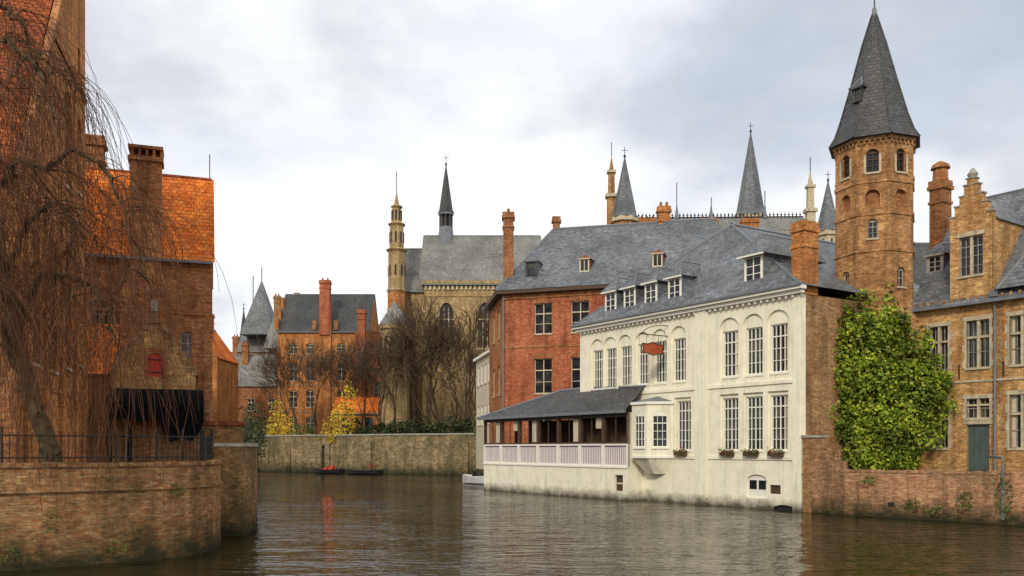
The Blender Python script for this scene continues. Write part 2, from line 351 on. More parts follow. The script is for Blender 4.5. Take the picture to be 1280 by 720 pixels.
# oriel bay
b=Obj('oriel_bay_window')
pts=[(11.25,-.002),(11.0,-1.15),(9.7,-1.15),(8.8,-.002)]
for i in range(3):
    p0=P(*pts[i],0); p1=P(*pts[i+1],0); L=math.hypot(p1[0]-p0[0],p1[1]-p0[1])
    G=Fr((p0[0],p0[1]),(p1[0]-p0[0],p1[1]-p0[1]),1)
    cx=P(10,1,0)
    if (cx[0]-p0[0])*G.n[0]+(cx[1]-p0[1])*G.n[1]<0: G=Fr((p0[0],p0[1]),(p1[0]-p0[0],p1[1]-p0[1]),-1)
    if i>0: ops=[b.win(G,L/2,3.15,5.2,.85,3,4,.4,w=0,sill='trim',depth=.12)]
    else: ops=[]
    b.wall('bay_walls','white',G,0,L,2.6,5.6,ops,0,.1)
    b.box('bay_cornice','trim',G,-.03,L+.03,-.1,.05,5.6,5.75)
    b.box('bay_sill_band','trim',G,-.02,L+.02,-.06,.02,2.52,2.66)
    lo=[(10.7,-.002),(10.5,-.45),(9.9,-.45),(9.4,-.002)]
    b.poly('bay_corbel','white',[P(*pts[i],2.55),P(*pts[i+1],2.55),P(*lo[i+1],1.6),P(*lo[i],1.6)])
    b.poly('bay_roof','lead',[P(pts[i][0],pts[i][1]*1.05,5.76),P(pts[i+1][0],pts[i+1][1]*1.05,5.76),P(10,-.05,6.1)])
b.build()

# veranda
v=Obj('canalside_veranda')
a0,a1,w0,w1=11.32,27.4,-1.2,3.0
v.wall('base_wall','white',F,a0,a1,-.6,1.9,[(11.75,12.5,.55,1.5,0)],w0,.2)
v.box('basement_window','wood',F,11.75,12.5,w0+.15,w0+.2,.55,1.5); v.box('basement_window','cream',F,11.8,12.45,w0+.12,w0+.15,.95,1.05)
v.poly('base_wall','white',[P(a0,w0,-.6),P(a0,0,-.6),P(a0,0,5.2),P(a0,w0,5.2)])
v.poly('base_wall','white',[P(a1,w0,-.6),P(a1,w1,-.6),P(a1,w1,1.9),P(a1,w0,1.9)])
v.box('ledge','trim',F,a0,a1+.05,w0-.06,w0+.1,1.9,2.0)
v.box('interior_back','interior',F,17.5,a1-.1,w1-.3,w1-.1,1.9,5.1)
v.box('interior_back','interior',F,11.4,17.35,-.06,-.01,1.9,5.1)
v.box('floor','wood',F,a0+.1,a1-.1,w0+.15,-.05,1.8,1.95); v.box('floor','wood',F,17.45,a1-.1,-.05,w1-.3,1.8,1.95)
nb=7; L=(a1-a0)/nb
for i in range(nb+1):
    a=a0+i*L; v.box('posts','wood',F,max(a-.13,a0),min(a+.13,a1),w0+.0,w0+.2,3.35,5.2)
    v.box('posts','trim',F,max(a-.12,a0),min(a+.12,a1),w0-.02,w0+.18,2.0,3.35)
for i in range(nb):
    x0=a0+i*L+.14;x1=a0+(i+1)*L-.14
    v.box('balustrade_panels','lilac',F,x0,x1,w0+.09,w0+.13,2.0,3.3)
    for k in range(12):
        x=x0+(x1-x0)*(k+.5)/12; v.box('balustrade_slats','trim',F,x-.022,x+.022,w0+.05,w0+.085,2.1,3.15)
    v.box('rails','trim',F,x0,x1,w0-.01,w0+.15,3.25,3.35); v.box('rails','trim',F,x0,x1,w0+.02,w0+.12,2.002,2.1)
    v.box('window_frames','wood',F,x0,x1,w0+.04,w0+.12,4.95,5.2)
    v.box('window_frames','wood',F,x0,x1,w0+.04,w0+.10,3.352,3.45)
    for t_ in (.5,): v.box('window_frames','wood',F,x0+(x1-x0)*t_-.03,x0+(x1-x0)*t_+.03,w0+.05,w0+.09,3.45,4.95)
    if R.random()<.6: v.box('blinds','cream',F,x0+.05,x0+(x1-x0)*R.choice([.3,.5])+.06,w0+.12,w0+.128,R.choice([3.5,4.3]),4.95)
    if i%2: v.box('tables','trim',F,(x0+x1)/2-.4,(x0+x1)/2+.4,w0+.4,w0+.95,3.3,3.36)
for wv in (w0+1.4,w0+2.8,w1-.1): v.box('posts','wood',F,a1-.2,a1,wv-.1,wv+.1,2,5.2)
v.box('balustrade_panels','lilac',F,a1-.1,a1-.05,w0+.2,w1,2,3.3)
v.box('fascia','lead',F,a0-.1,a1+.3,w0-.38,w0-.22,5.16,5.34)
zr=6.9
Q=[P(a0-.15,w0-.35,5.3),P(a1+.35,w0-.35,5.3),P(a1+.35,w1+.3,5.3),P(17.45,w1+.3,5.3)]; t0=P(a0-.15,-.004,6.75); t1=P(17.45,.3,zr+.1); t2=P(20.2,.6,zr+.1)
v.poly('roof','slate_dark',[Q[0],Q[1],t2,t1,t0])
v.poly('roof','slate_dark',[Q[1],Q[2],t2]); v.poly('roof','slate_dark',[Q[2],Q[3],t1,t2])
v.poly('ceiling','wood',[P(a0,w0-.3,5.22),P(a1+.2,w0-.3,5.22),P(a1+.2,w1,5.22),P(17.45,w1,5.22),P(17.45,0,5.22),P(a0,0,5.22)])
v.ridge(t1,t2); v.ridge(t2,Q[1]); v.ridge(t0,t1)
v.build()

# hanging sign
s=Obj('hanging_sign')
sh=[(-.35,8.42),(-.45,8.7),(-.35,8.98),(-.7,8.95),(-1.15,9.08),(-1.6,8.95),(-1.95,8.98),(-1.85,8.7),(-1.95,8.42),(-1.6,8.45),(-1.15,8.34),(-.7,8.45)]
for a,mm in ((9.2,'sign'),(9.28,'sign')): s.poly('board',mm,[P(a,w,z) for w,z in sh])
for i in range(len(sh)):
    w_,z_=sh[i]; w2,z2=sh[(i+1)%len(sh)]; s.poly('board',"sign",[P(9.2,w_,z_),P(9.28,w_,z_),P(9.28,w2,z2),P(9.2,w2,z2)])
    s.tube('moulding','wood',[P(9.19,w_,z_),P(9.19,w2,z2)],.03,4)
s.tube('bracket','iron',[P(9.24,0,9.5),P(9.24,-2.1,9.5)],.03,5)
s.tube('bracket','iron',[P(9.24,0,10.1)]+[P(9.24,-1.9*math.sin(k/8*1.57),10.1-.6*(1-math.cos(k/8*1.57))) for k in range(1,9)],.022,5)
for w in (-.7,-1.6): s.tube('chains','iron',[P(9.24,w,9.5),P(9.24,w,8.95)],.015,4)
s.build()

# ------------------------------------------------------------ GARDEN WALL right
g=Obj('brick_garden_wall')
def polywall(o,part,mat,pts,z0,z1,th=.4,side=1):
    for i in range(len(pts)-1):
        (x0,y0),(x1,y1)=pts[i],pts[i+1]; L=math.hypot(x1-x0,y1-y0); G=Fr((x0,y0),(x1-x0,y1-y0),side)
        o.box(part,mat,G,0,L,0,th,z0,z1[i])
WL=[(14.35,42.2),(15.2,40.7),(19.6,35.9),(24,30.6),(36,16)]
WH=[2.5,2.0,2.05,2.1]
polywall(g,'wall','garden_brick',WL,-.7,WH,.45,side=-1)
for i in range(1,len(WL)-1):
    (x0,y0),(x1,y1)=WL[i],WL[i+1]; L=math.hypot(x1-x0,y1-y0); G=Fr((x0,y0),(x1-x0,y1-y0),-1)
    k=0
    while k*.24<L: 
        dz=R.uniform(-.03,.03); g.box('coping_bricks','garden_brick',G,k*.24,k*.24+.225,-.03+R.uniform(-.01,.01),.48,WH[i]+.002,WH[i]+.12+dz); k+=1
G=Fr(WL[1],(WL[2][0]-WL[1][0],WL[2][1]-WL[1][1]),-1)
g.box('footing','quay_brick',G,-.5,6.5,-.1,-.002,-.7,.18)
g.box('buttress','garden_brick',G,.3,.9,-.3,-.002,-.7,1.6)
g.box('drain_stain_recess','boatdark',G,2.2,2.5,-.01,.02,.5,.7)
G2=Fr(WL[0],(.835,.55),-1); g.box('pier','brown_brick',G2,0,.9,-.2,.5,-.7,3.6); g.box('pier','brown_brick',G2,.9,2.0,-.2,.5,1.9,3.1); g.box('pier','greystone',G2,-.05,.95,-.25,.55,3.6,3.72)
g.build()

# ------------------------------------------------------------ RIGHT BRICK HOUSE
r=Obj('gabled_brick_house')
F=Fr((20.86,45),(.58,-.815),-1); P=F.P
if F.n[0]<0: F=Fr((20.86,45),(.58,-.815),1); P=F.P
ops=[]
def mw(c,z0,z1,wd,rows=3):
    o_=r.win(F,c,z0,z1,wd,4,rows,0,w=0,fm='greystone',depth=.22,bar=.022,fw=.04,curtain=.5)
    r.box('stone_mullions','stone',F,c-.06,c+.06,.02,.2,z0,z1); r.box('stone_mullions','stone',F,c-wd/2,c-.062,.04,.2,z0+(z1-z0)*.62,z0+(z1-z0)*.62+.09); r.box('stone_mullions','stone',F,c+.062,c+wd/2,.04,.2,z0+(z1-z0)*.62,z0+(z1-z0)*.62+.09)
    for sg in (-1,1):
        for k in range(6):
            e_=.10 if k%2 else .2; zz=z0+(z1-z0)*k/6; x0=c+sg*wd/2; x1=c+sg*(wd/2+e_)
            r.box('stone_quoins','stone',F,min(x0,x1),max(x0,x1),-.02,.1,zz,zz+(z1-z0)/6)
    r.box('stone_lintels','stone',F,c-wd/2-.18,c+wd/2+.18,-.03,.1,z1+.003,z1+.2)
    return o_
ops+= [mw(.98,7.0,9.2,.95),mw(2.93,7.0,9.3,1.1),mw(4.95,7.0,9.3,1.1),mw(7.2,7.0,9.3,1.1)]
ops+= [mw(.98,3.1,5.4,.95),mw(4.95,3.1,5.6,1.1),mw(7.2,3.1,5.6,1.1),mw(2.93,4.55,5.5,1.1,2)]
door=(2.4,3.46,1.9,4.25,0); ops.append(door)
r.wall('walls','gold_brick',F,-.4,12,1.0,10.5,ops,0,.22)
r.box('door','greendoor',F,2.4,3.46,.14,.2,1.9,4.25)
for x in (2.45,2.72,3.0,3.25): r.box('door','greendoor',F,x,x+.2,.12,.137,2.0,4.15)
r.box('door_lintel','stone',F,2.25,3.6,-.04,.1,4.253,4.45)
r.box('string_course','stone',F,-.4,12,-.05,-.002,6.3,6.4); r.box('string_course','tower_brick',F,-.4,12,-.05,-.002,10.1,10.25)
r.box('wall_anchors','iron',F,2.0,2.05,-.04,-.003,6.5,7.2); r.box('wall_anchors','iron',F,4.1,4.15,-.04,-.003,6.5,7.2)
r.shell(F,-.4,12,0,10,1,10.5,'brown_brick')
r.gable(F,-.4,12,0,10,10.5,16.5,'a','slate','brown_brick',.3)
for k in range(30): r.box('eave_corbels','tower_brick',F,-.3+k*.4,-.2+k*.4,-.2,-.003,10.28,10.45)
so=[r.win(F,2.63,11.5,13.4,1.15,4,4,0,w=-.08,fm='greystone',depth=.2,bar=.022)]
r.wall('stepped_gable','gold_brick',F,1.6,3.66,10.45,14.2,so,-.08,.2)
r.box('stone_mullions','stone',F,2.57,2.69,-.04,.1,11.5,13.4)
r.box('stone_lintels','stone',F,1.95,3.3,-.12,-.083,13.42,13.62)
for k,(hw,z0,z1) in enumerate([(1.03,14.2,14.45),(.8,14.45,14.95),(.56,14.95,15.4),(.34,15.4,15.9),(.2,15.9,16.2)]):
    r.box('gable_steps','gold_brick',F,2.63-hw,2.63+hw,-.08,.25,z0,z1)
    r.box('step_caps','greystone',F,2.63-hw-.05,2.63-hw+.27,-.12,.29,z1+.002,z1+.07); r.box('step_caps','greystone',F,2.63+hw-.27,2.63+hw+.05,-.12,.29,z1+.002,z1+.07)
q=P(2.63,.1,0); r.frus('finial','greystone',q[0],q[1],16.2,.16,16.45,.26,8); r.frus('finial','greystone',q[0],q[1],16.45,.26,16.75,.05,8)
r.box('dormer_cheeks','gold_brick',F,1.6,1.62,0,4,10.5,14.2); r.box('dormer_cheeks','gold_brick',F,3.64,3.66,0,4,10.5,14.2)
r.poly('dormer_roof','slate',[P(1.5,0.25,14.1),P(2.63,.25,15.5),P(2.63,5,15.5),P(1.5,5,14.1)]); r.poly('dormer_roof','slate',[P(3.76,0.25,14.1),P(2.63,.25,15.5),P(2.63,5,15.5),P(3.76,5,14.1)])
e=10.6;A_,B_,T_=P(3.95,-.35,e),P(8.2,-.35,e),P(6.1,1.4,14.1); U_=P(6.1,5,14.1)
r.poly('wing_roof','slate',[A_,B_,T_]); r.poly('wing_roof','slate',[A_,T_,U_,P(3.95,3,e)]); r.poly('wing_roof','slate',[B_,T_,U_,P(8.2,3,e)]); r.ridge(A_,T_); r.ridge(T_,U_)
r.tube('drainpipe','lead',[P(3.78,-.12,10.4),P(3.78,-.12,1.5)],.055,8)
for z in (3,5,7,9): r.tube('drainpipe','lead',[P(3.78,-.12,z),P(3.78,-.12,z+.12)],.08,8)
r.box('drain_hopper','lead',F,3.6,3.96,-.28,-.02,10.3,10.6)
r.chimney(23.95,49.2,.85,.8,14,18.0,'dark_brick',.6,0,.1)
r.frus('chimney_pot','dark_brick',23.95,49.2,18.0,.42,18.7,.38,10); r.frus('chimney_pot','dark_brick',23.95,49.2,18.7,.52,18.9,.45,10); r.frus('chimney_pot','dark_brick',23.95,49.2,18.9,.45,19.1,.15,10)
r.dormer(F,-.05,1.5,12.2,.9,1.0,2.2,fm='greystone')
r.build()
dp=Obj('canal_drainpipe'); dp.tube('pipe','lead',[(19.85,35.6,.2),(19.85,35.6,2.4),(20.0,35.9,2.7),(22.5,41.5,2.7)],.06,8)
dp.build()

# ------------------------------------------------------------ TOWER
t=Obj('brick_stair_tower')
tx,ty=19.35,47.0; rr=2.05; rot=math.pi/8+.35
def octf(i,rad):
    a=rot+2*math.pi*i/8; b_=rot+2*math.pi*(i+1)/8
    p0=(tx+rad*math.cos(a),ty+rad*math.sin(a)); p1=(tx+rad*math.cos(b_),ty+rad*math.sin(b_))
    return p0,p1
for i in range(8):
    p0,p1=octf(i,rr); L=math.hypot(p1[0]-p0[0],p1[1]-p0[1]); G=Fr(p0,(p1[0]-p0[0],p1[1]-p0[1]),-1)
    if (tx-p0[0])*G.n[0]+(ty-p0[1])*G.n[1]<0: G=Fr(p0,(p1[0]-p0[0],p1[1]-p0[1]),1)
    ops=[t.win(G,L/2,17.3,18.5,.62,2,3,.3,w=0,depth=.25,fm='wood',bar=.02)]
    if i%2==0: ops.append(t.win(G,L/2,13.9,14.9,.5,2,3,.2,w=0,depth=.22,fm='greystone',bar=.02))
    else: ops.append(t.win(G,L/2,11.4,12.4,.5,2,2,.2,w=0,depth=.22,fm='greystone',bar=.02))
    for z in (17.3,):
        t.box('stone_surround','stone',G,L/2-.42,L/2-.31,-.02,.06,z,z+.9); t.box('stone_surround','stone',G,L/2+.31,L/2+.42,-.02,.06,z,z+.9)
    ops.append((L/2-.35,L/2+.35,15.5,16.4,.3))
    t.poly('walls','dark_brick',[G.P(L/2-.4,.19,15.4),G.P(L/2+.4,.19,15.4),G.P(L/2+.4,.19,16.5),G.P(L/2-.4,.19,16.5)])
    t.wall('walls','tower_brick',G,0,L,10.2,19.2,ops,0,.25)
    for z,q in ((18.95,.12),(16.75,.05),(15.1,.05),(13.2,.05)): t.box('bands','tower_brick' if z<18 else 'brown_brick',G,-.04,L+.04,-q,.02,z,z+.16)
    for k in range(6): t.box('corbels','brown_brick',G,L*(k+.5)/6-.05,L*(k+.5)/6+.05,-.1,.0,18.75,18.94)
t.frus('base','tower_brick',tx,ty,-.5,2.75,9.4,2.7,8,rot); t.frus('base','tower_brick',tx,ty,9.4,2.7,9.55,2.5,8,rot); t.frus('base','tower_brick',tx,ty,9.55,2.5,10.0,2.5,8,rot); t.frus('base','tower_brick',tx,ty,10.0,2.5,10.5,2.1,8,rot)
rz=[(19.12,2.4),(19.6,2.1),(20.5,1.78),(22.5,1.2),(24.5,.66),(26.2,.13)]
for k in range(5): t.frus('roof','slate_dark',tx,ty,rz[k][0],rz[k][1],rz[k+1][0],rz[k+1][1],8,rot)
for i in range(8):
    a=rot+2*math.pi*i/8; t.tube('hip_ridges','slate_dark',[(tx+q_*math.cos(a),ty+q_*math.sin(a),z_+.02) for z_,q_ in rz],.045,4)
t.frus('finial','lead',tx,ty,26.1,.17,26.6,.1,8); t.tube('finial','iron',[(tx,ty,26.5),(tx,ty,27.6)],.035,5); t.tube('finial','iron',[(tx-.3,ty,27.2),(tx+.25,ty,27.2)],.03,4)
G=Fr((tx-1.3,ty-.95),(.6,-.8),1)
if G.n[0]<0: G=Fr((tx-1.3,ty-.95),(.6,-.8),-1)
t.dormer(G,0,-.05,21.2,.5,.75,1.0,roofm='slate_dark',fm='slate_dark',rows=1,rh=.7)
t.build()
# link building
lk=Obj('brick_link_building')
G=Fr((17.0,44.9),(3.9,.25),-1)
lk.box('walls','brown_brick',G,-.4,4.0,0,2.5,-.5,9.6)
lk.poly('roof','slate_dark',[G.P(-.5,-.15,9.6),G.P(4,-.15,9.6),G.P(4,2.6,11.0),G.P(-.5,2.6,11.0)])
lk.box('cornice','tower_brick',G,-.4,4.0,-.1,-.003,9.3,9.45)
lk.build()

# ------------------------------------------------------------ foliage
def leaves(name,mat,clumps,size,single=True,extra=None):
    o=Obj(name)
    def run(mat,clumps,size):
        vs=[];fs=[]
        for (cx,cy,cz,rx,ry,rz_,n) in clumps:
            for _ in range(n):
                while 1:
                    d=Vector((R.uniform(-1,1),R.uniform(-1,1),R.uniform(-1,1)))
                    if .05<d.length<1: break
                d=d.normalized()*(d.length**.5)
                if R.random()<.15: d*=R.uniform(1.05,1.45)
                p=Vector((cx+d.x*rx,cy+d.y*ry,cz+d.z*rz_))
                s_=size*R.uniform(.5,1.4)
                a=Vector((R.gauss(0,1),R.gauss(0,1)-.6,R.gauss(0,.7)+.5)).normalized()
                u=a.orthogonal().normalized(); w=a.cross(u); th=R.uniform(0,6.28); u,w=u*math.cos(th)+w*math.sin(th),w*math.cos(th)-u*math.sin(th)
                i=len(vs); vs+= [tuple(p-u*s_*.5),tuple(p+w*s_*.35),tuple(p+u*s_*.6),tuple(p-w*s_*.35)]; fs.append((i,i+1,i+2,i+3))
        o.mesh('foliage',mat,vs,fs)
    run(mat,clumps,size)
    if extra: run(*extra)
    return o.build(single=single)
prof=[(1.9,17.2,20.2),(3.2,16.6,20.5),(4.4,15.9,21.0),(5.6,15.5,21.5),(6.6,15.5,21.7),(7.4,15.3,20.9),(8.3,15.6,20.5),(9.2,16.3,19.8),(10.0,17.0,19.2)]
def ivx(z):
    for a_,b_ in zip(prof,prof[1:]):
        if z<=b_[0]:
            t_=(z-a_[0])/(b_[0]-a_[0]); return a_[1]+(b_[1]-a_[1])*t_, a_[2]+(b_[2]-a_[2])*t_
    return 17.0,19.2
cl=[];cd=[]
for i in range(135):
    f=(i*.618034)%1; z=2.1+7.4*(i+.5)/135; xa,xb=ivx(z); x=xa+.3+(xb-xa-.6)*f; y=43.75-(x-18.3)*.22+R.uniform(-.25,.45)
    q=R.uniform(.24,.62); cl.append((x,y,z,q,q*.7,q*1.2,int(400*q*q)+35))
for i in range(50):
    f=(i*.618034+.3)%1; z=2.3+6.7*(i+.5)/50; xa,xb=ivx(z); x=xa+.6+(xb-xa-1.2)*f; cd.append((x,44.25-(x-18.3)*.2,z,.65,.25,.65,110))  # inner layer in a darker leaf colour, painting the shade deep in the ivy
for i in range(34):     # stray shoots around the edge
    z=R.uniform(2.5,10.2); xa,xb=ivx(min(z,9.8)); x=R.choice([xa,xb])+R.uniform(-.35,.35); cl.append((x,44.0-(x-18.3)*.2,z,R.uniform(.12,.3),.2,R.uniform(.3,.8),R.randint(25,60)))
for x,z,hh in ((16.9,9.9,.9),(18.9,10.4,1.0),(18.0,10.3,.7),(19.7,9.4,.7),(17.5,10.6,.6)): cl.append((x,44.1,z,.3,.3,hh,80))
leaves('climbing_ivy','leaf_ivy',cl,.19,False,('leaf_mix',cd,.24))
leaves('wall_weeds','leaf_mix',[(17.5,38.2,.6,.5,.2,.35,120),(18.9,36.5,.9,.4,.2,.4,120),(19.9,35.5,1.2,.35,.25,.9,220),(16,39.5,1.7,.3,.2,.2,60),(18.2,37.4,.45,.6,.2,.2,100),(21.5,33.4,.6,.6,.2,.4,120)],.11)

# ------------------------------------------------------------ RED BRICK HOUSE behind
b=Obj('red_brick_mansion')
F=Fr((-.8,72),(.945,-.326),-1)
if F.n[1]<0: F=Fr((-.8,72),(.945,-.326),1)
ops=[]
for c in (3.5,6.56,9.6,12.7,15.6):
    for z0,z1 in ((12.3,14.75),(7.5,10.3),(3.2,5.8)):
        ops.append(b.win(F,c,z0,z1,1.5,2,3,0,w=0,depth=.25,sill='stone',bar=.045,fw=.06,fm='cream'))
        for q_ in range(5): b.box('lintels','dark_brick',F,c-.85+q_*.35,c-.57+q_*.35,-.03,-.003,z1+.02,z1+.4)
b.wall('walls','red_brick',F,0,19,2,15.8,ops,0,.25)
b.box('bands','dark_brick',F,0,19,-.05,-.003,11.2,11.4); b.box('bands','dark_brick',F,0,19,-.1,-.003,15.2,15.5)
FL=Fr((-.8,72),(-.15,.989),1)
if FL.n[0]<0: FL=Fr((-.8,72),(-.15,.989),-1)
ops=[b.win(FL,c,z0,z0+2.4,1.2,2,3,0,depth=.2,fm='cream') for c in (2.2,5.5) for z0 in (12.3,7.6)]
b.wall('walls','dark_brick',FL,0,8.5,2,15.8,ops,0,.2)
b.box('cornice','wood',F,-.4,19.3,-.55,-.1,15.6,15.85); b.box('cornice','wood',FL,-.4,8.9,-.55,-.1,15.6,15.85)
z=15.9; c0=(-1.35,71.6,z);c1=(18.2,65.0,z);c2=(21,73,z);c3=(-2.7,81.5,z); t0=(3.6,77,22.2); t1=(17,73.5,22.2)
b.poly('roof','slate',[c0,c1,t1,t0]); b.poly('roof','slate',[c0,t0,c3]); b.poly('roof','slate',[c3,t0,t1,(20,83,z)]); b.poly('roof','slate',[c1,c2,t1])
b.ridge(t0,t1,r=.15); b.ridge(c0,t0,r=.12)
b.chimney(-.3,73.2,.85,1.1,13,22.6,'dark_brick',0,1); b.chimney(3.9,77.4,.6,.6,20,23.4,'dark_brick',0,0)
b.chimney(12.9,74.8,1.0,.6,21,23.6,'orange_brick',0,2)
for a in (6.6,12.5): b.dormer(F,a,1.2,17.3,.8,1.1,2.0,roofm='tile_brown',fm='cream',rows=1,rh=.4,st=.1)
b.dormer(F,2.2,.9,17.0,1.0,1.4,2.0,fm='slate_dark',rows=1)
b.tube('drainpipe','lead',[F.P(.15,-.1,15.5),F.P(.15,-.1,2)],.08,6)
b.build()
c=Obj('cream_waterside_house')
F=Fr((-1.9,82),(-.2,.98),1)
if F.n[0]<0: F=Fr((-1.9,82),(-.2,.98),-1)
ops=[c.win(F,a,z0,z0+1.9,1.2,2,3,0,depth=.15) for a in (1.3,3.4,5.5,7.6) for z0 in (9.4,5.4)]
c.wall('walls','cream',F,0,9,1,12,ops,0,.15); c.shell(F,0,9,0,6,1,12,'cream'); c.box('cornice','trim',F,-.2,9.2,-.3,6,12,12.25)
c.wall('walls','cream',Fr((-1.9,82),(.98,.2),-1),0,6,1,12)
c.build()

# ------------------------------------------------------------ CHURCH
c=Obj('gothic_church')
F=Fr((-11.8,118),(1,0),-1)
if F.n[1]<0: F=Fr((-11.8,118),(1,0),1)
ops=[]
for a in (3.0,8.2,13.0):
    ops.append((a-.95,a+.95,16.6,22.6,1.6)); c.box('window_glass','glass',F,a-.9,a+.9,.3,.4,16.6,22.4)
    for x in (-.3,.3): c.box('tracery','stone',F,a+x-.05,a+x+.05,.1,.28,16.6,22)
    c.box('tracery','stone',F,a-.9,a+.9,.12,.26,20.3,20.45); c.box('hood','stone',F,a-1.2,a+1.2,-.12,-.003,16.2,16.5)
for a in (5.6,10.6): ops.append((a-.5,a+.5,8,12,.8)); c.box('window_glass','glass',F,a-.5,a+.5,.3,.4,8,12)
c.wall('walls','church_stone',F,0,15.5,3,25.4,ops,0,.35); c.shell(F,0,15.5,0,12,3,25.4,'church_stone')
for k in range(26): c.box('corbel_frieze','stone',F,.1+k*.6,.4+k*.6,-.22,-.003,24.3,25.1)
c.box('cornice','church_stone',F,-.2,15.7,-.35,0,25.1,25.5)
c.box('cornice','church_stone',F,-.1,15.6,-.12,-.004,23.4,23.6)
for a in (0.3,5.6,10.6,15.2): c.box('buttresses','church_stone',F,a-.45,a+.45,-1.0,-.003,3,20); c.poly('buttresses','church_stone',[F.P(a-.45,-1,20),F.P(a+.45,-1,20),F.P(a+.45,0,22),F.P(a-.45,0,22)])
c.gable(F,-.6,15.8,0,12,25.5,33,'a','slate_light','church_stone',.4)
F2=Fr((-16.2,121),(1,0),-1)
if F2.n[1]<0: F2=Fr((-16.2,121),(1,0),1)
c.wall('walls','church_stone',F2,0,4.4,3,25,[(1.3,2.9,15,21,1)],0,.3); c.box('window_glass','glass',F2,1.3,2.9,.28,.34,15,21); c.shell(F2,0,4.4,0,9,3,25,'church_stone')
c.gable(F2,0,4.5,0,9,25,31.5,'a','slate_light','church_stone',.3)
x,y=-9.3,124; c.frus('fleche_base','lead',x,y,31.5,1.2,34.2,.95,8)
for i in range(8):
    a=2*math.pi*i/8; c.tube('lantern_posts','slate_dark',[(x+.85*math.cos(a),y+.85*math.sin(a),34.2),(x+.85*math.cos(a),y+.85*math.sin(a),36)],.13,4)
c.frus('lantern_core','iron',x,y,34.2,.5,36,.5,8); c.frus('lantern_band','lead',x,y,35.9,1.1,36.2,1.1,8); c.spire(x,y,36.2,1.05,43,cross=1.5)
x,y=-15.6,119; zs=[(3,1.3),(24,1.25),(24.3,1.45),(24.6,1.2),(29.5,1.15),(29.8,1.5),(30.1,1.0),(33,.95),(33.3,1.25),(33.6,.7),(35.4,.6),(35.7,.85),(36,.35),(37.5,.08)]
for i in range(len(zs)-1): c.frus('turret','orange_brick' if zs[i][0]<24 else 'church_stone',x,y,zs[i][0],zs[i][1],zs[i+1][0],zs[i+1][1],8,.39)
for zz,rw in ((27,1.2),(31.5,1.0),(34.5,.68)):
    for i in range(8):
        a=.39+math.pi/8+2*math.pi*i/8; q=rw*.9; c.frus('turret_openings','iron',x+q*math.cos(a),y+q*math.sin(a),zz-.7,.13,zz+.7,.13,6)
c.tube('finial','iron',[(x,y,37.4),(x,y,40.5)],.06,4)
x,y=-15.0,112.5; c.frus('stair_turret','church_stone',x,y,3,1.9,18.2,1.85,12); c.frus('stair_turret','church_stone',x,y,18.2,2.1,18.7,2.1,12); c.frus('stair_turret_roof','slate_light',x,y,18.7,2.15,21.8,.1,12)
for i in range(12):
    a=2*math.pi*i/12; c.frus('turret_openings','iron',x+1.78*math.cos(a),y+1.78*math.sin(a),15.4,.18,17.2,.18,5)
c.frus('bands','stone',x,y,14.6,1.98,14.85,1.98,12)
c.build()
a_=Obj('brick_annexe')
F=Fr((-22,121),(1,0),1)
if F.n[1]<0: F=Fr((-22,121),(1,0),-1)
ops=[a_.win(F,x,z0,z0+2.2,1.1,2,3,0,depth=.2,fm='cream') for x in (1.3,3.6,5.8) for z0 in (6,10)]
a_.wall('walls','dark_brick',F,0,7,3,14.5,ops,0,.2); a_.shell(F,0,7,0,7,3,14.5,'dark_brick'); a_.gable(F,0,7,0,7,14.5,19.5,'a','tile_brown','dark_brick')
a_.chimney(-20.6,120.6,1.0,.9,10,22,'red_brick',0,1); a_.chimney(-16.8,122,.9,.8,10,20.5,'red_brick',0,1)
a_.build()
lt=Obj('low_tiled_outbuilding'); F=Fr((-23,113.5),(1,0),1)
if F.n[1]<0: F=Fr((-23,113.5),(1,0),-1)
lt.wall('walls','orange_brick',F,0,8,3,7.8,[(1,2,4.5,7,0),(4,5,4.5,7,0)],0,.2); lt.shell(F,0,8,0,4,3,7.8,'orange_brick'); lt.gable(F,0,8,0,4,7.8,9.8,'a','tile','orange_brick'); lt.box('glass','glass',F,1,5,.2,.25,4.5,7); lt.build()

# ------------------------------------------------------------ MID BRICK HOUSE (far bank)
m=Obj('orange_brick_house')
F=Fr((-35.2,132),(1,0),1)
if F.n[1]<0: F=Fr((-35.2,132),(1,0),-1)
ops=[]
for a in (2.4,4.9,7.2,9.6,12.0):
    for z0,hh in ((5.2,2.6),(9.2,2.6),(13.2,2.8),(17.3,1.5)):
        ops.append(m.win(F,a,z0,z0+hh,1.2,2,3,.3,depth=.3,bar=.05,fw=.07,fm='stone'))
m.wall('walls','orange_brick',F,0,13.8,3,20.8,ops,0,.3); m.shell(F,0,13.8,0,10,3,20.8,'orange_brick'); m.gable(F,0,13.8,0,10,20.8,27,'a','slate_dark','orange_brick')
for z in (8.4,12.4,16.6): m.box('bands','brown_brick',F,0,13.8,-.06,-.003,z,z+.25)
m.box('gable_bay','orange_brick',F,6.4,8.1,-.35,-.004,3,24.5); m.chimney(-28,132,1.5,1.2,20,28.2,'red_brick',0,2)
for x in (5.6,8.8): m.box('parapet','dark_brick',F,x-.3,x+.3,-.2,0,20.8,22.2)
m.box('steps','orange_brick',F,-.3,.15,0,.6,20.8,22.5); m.box('steps','orange_brick',F,-.3,.15,1.5,2.2,22,24.2); m.box('steps','orange_brick',F,-.3,.15,3,3.8,24,26.2)
m.build()
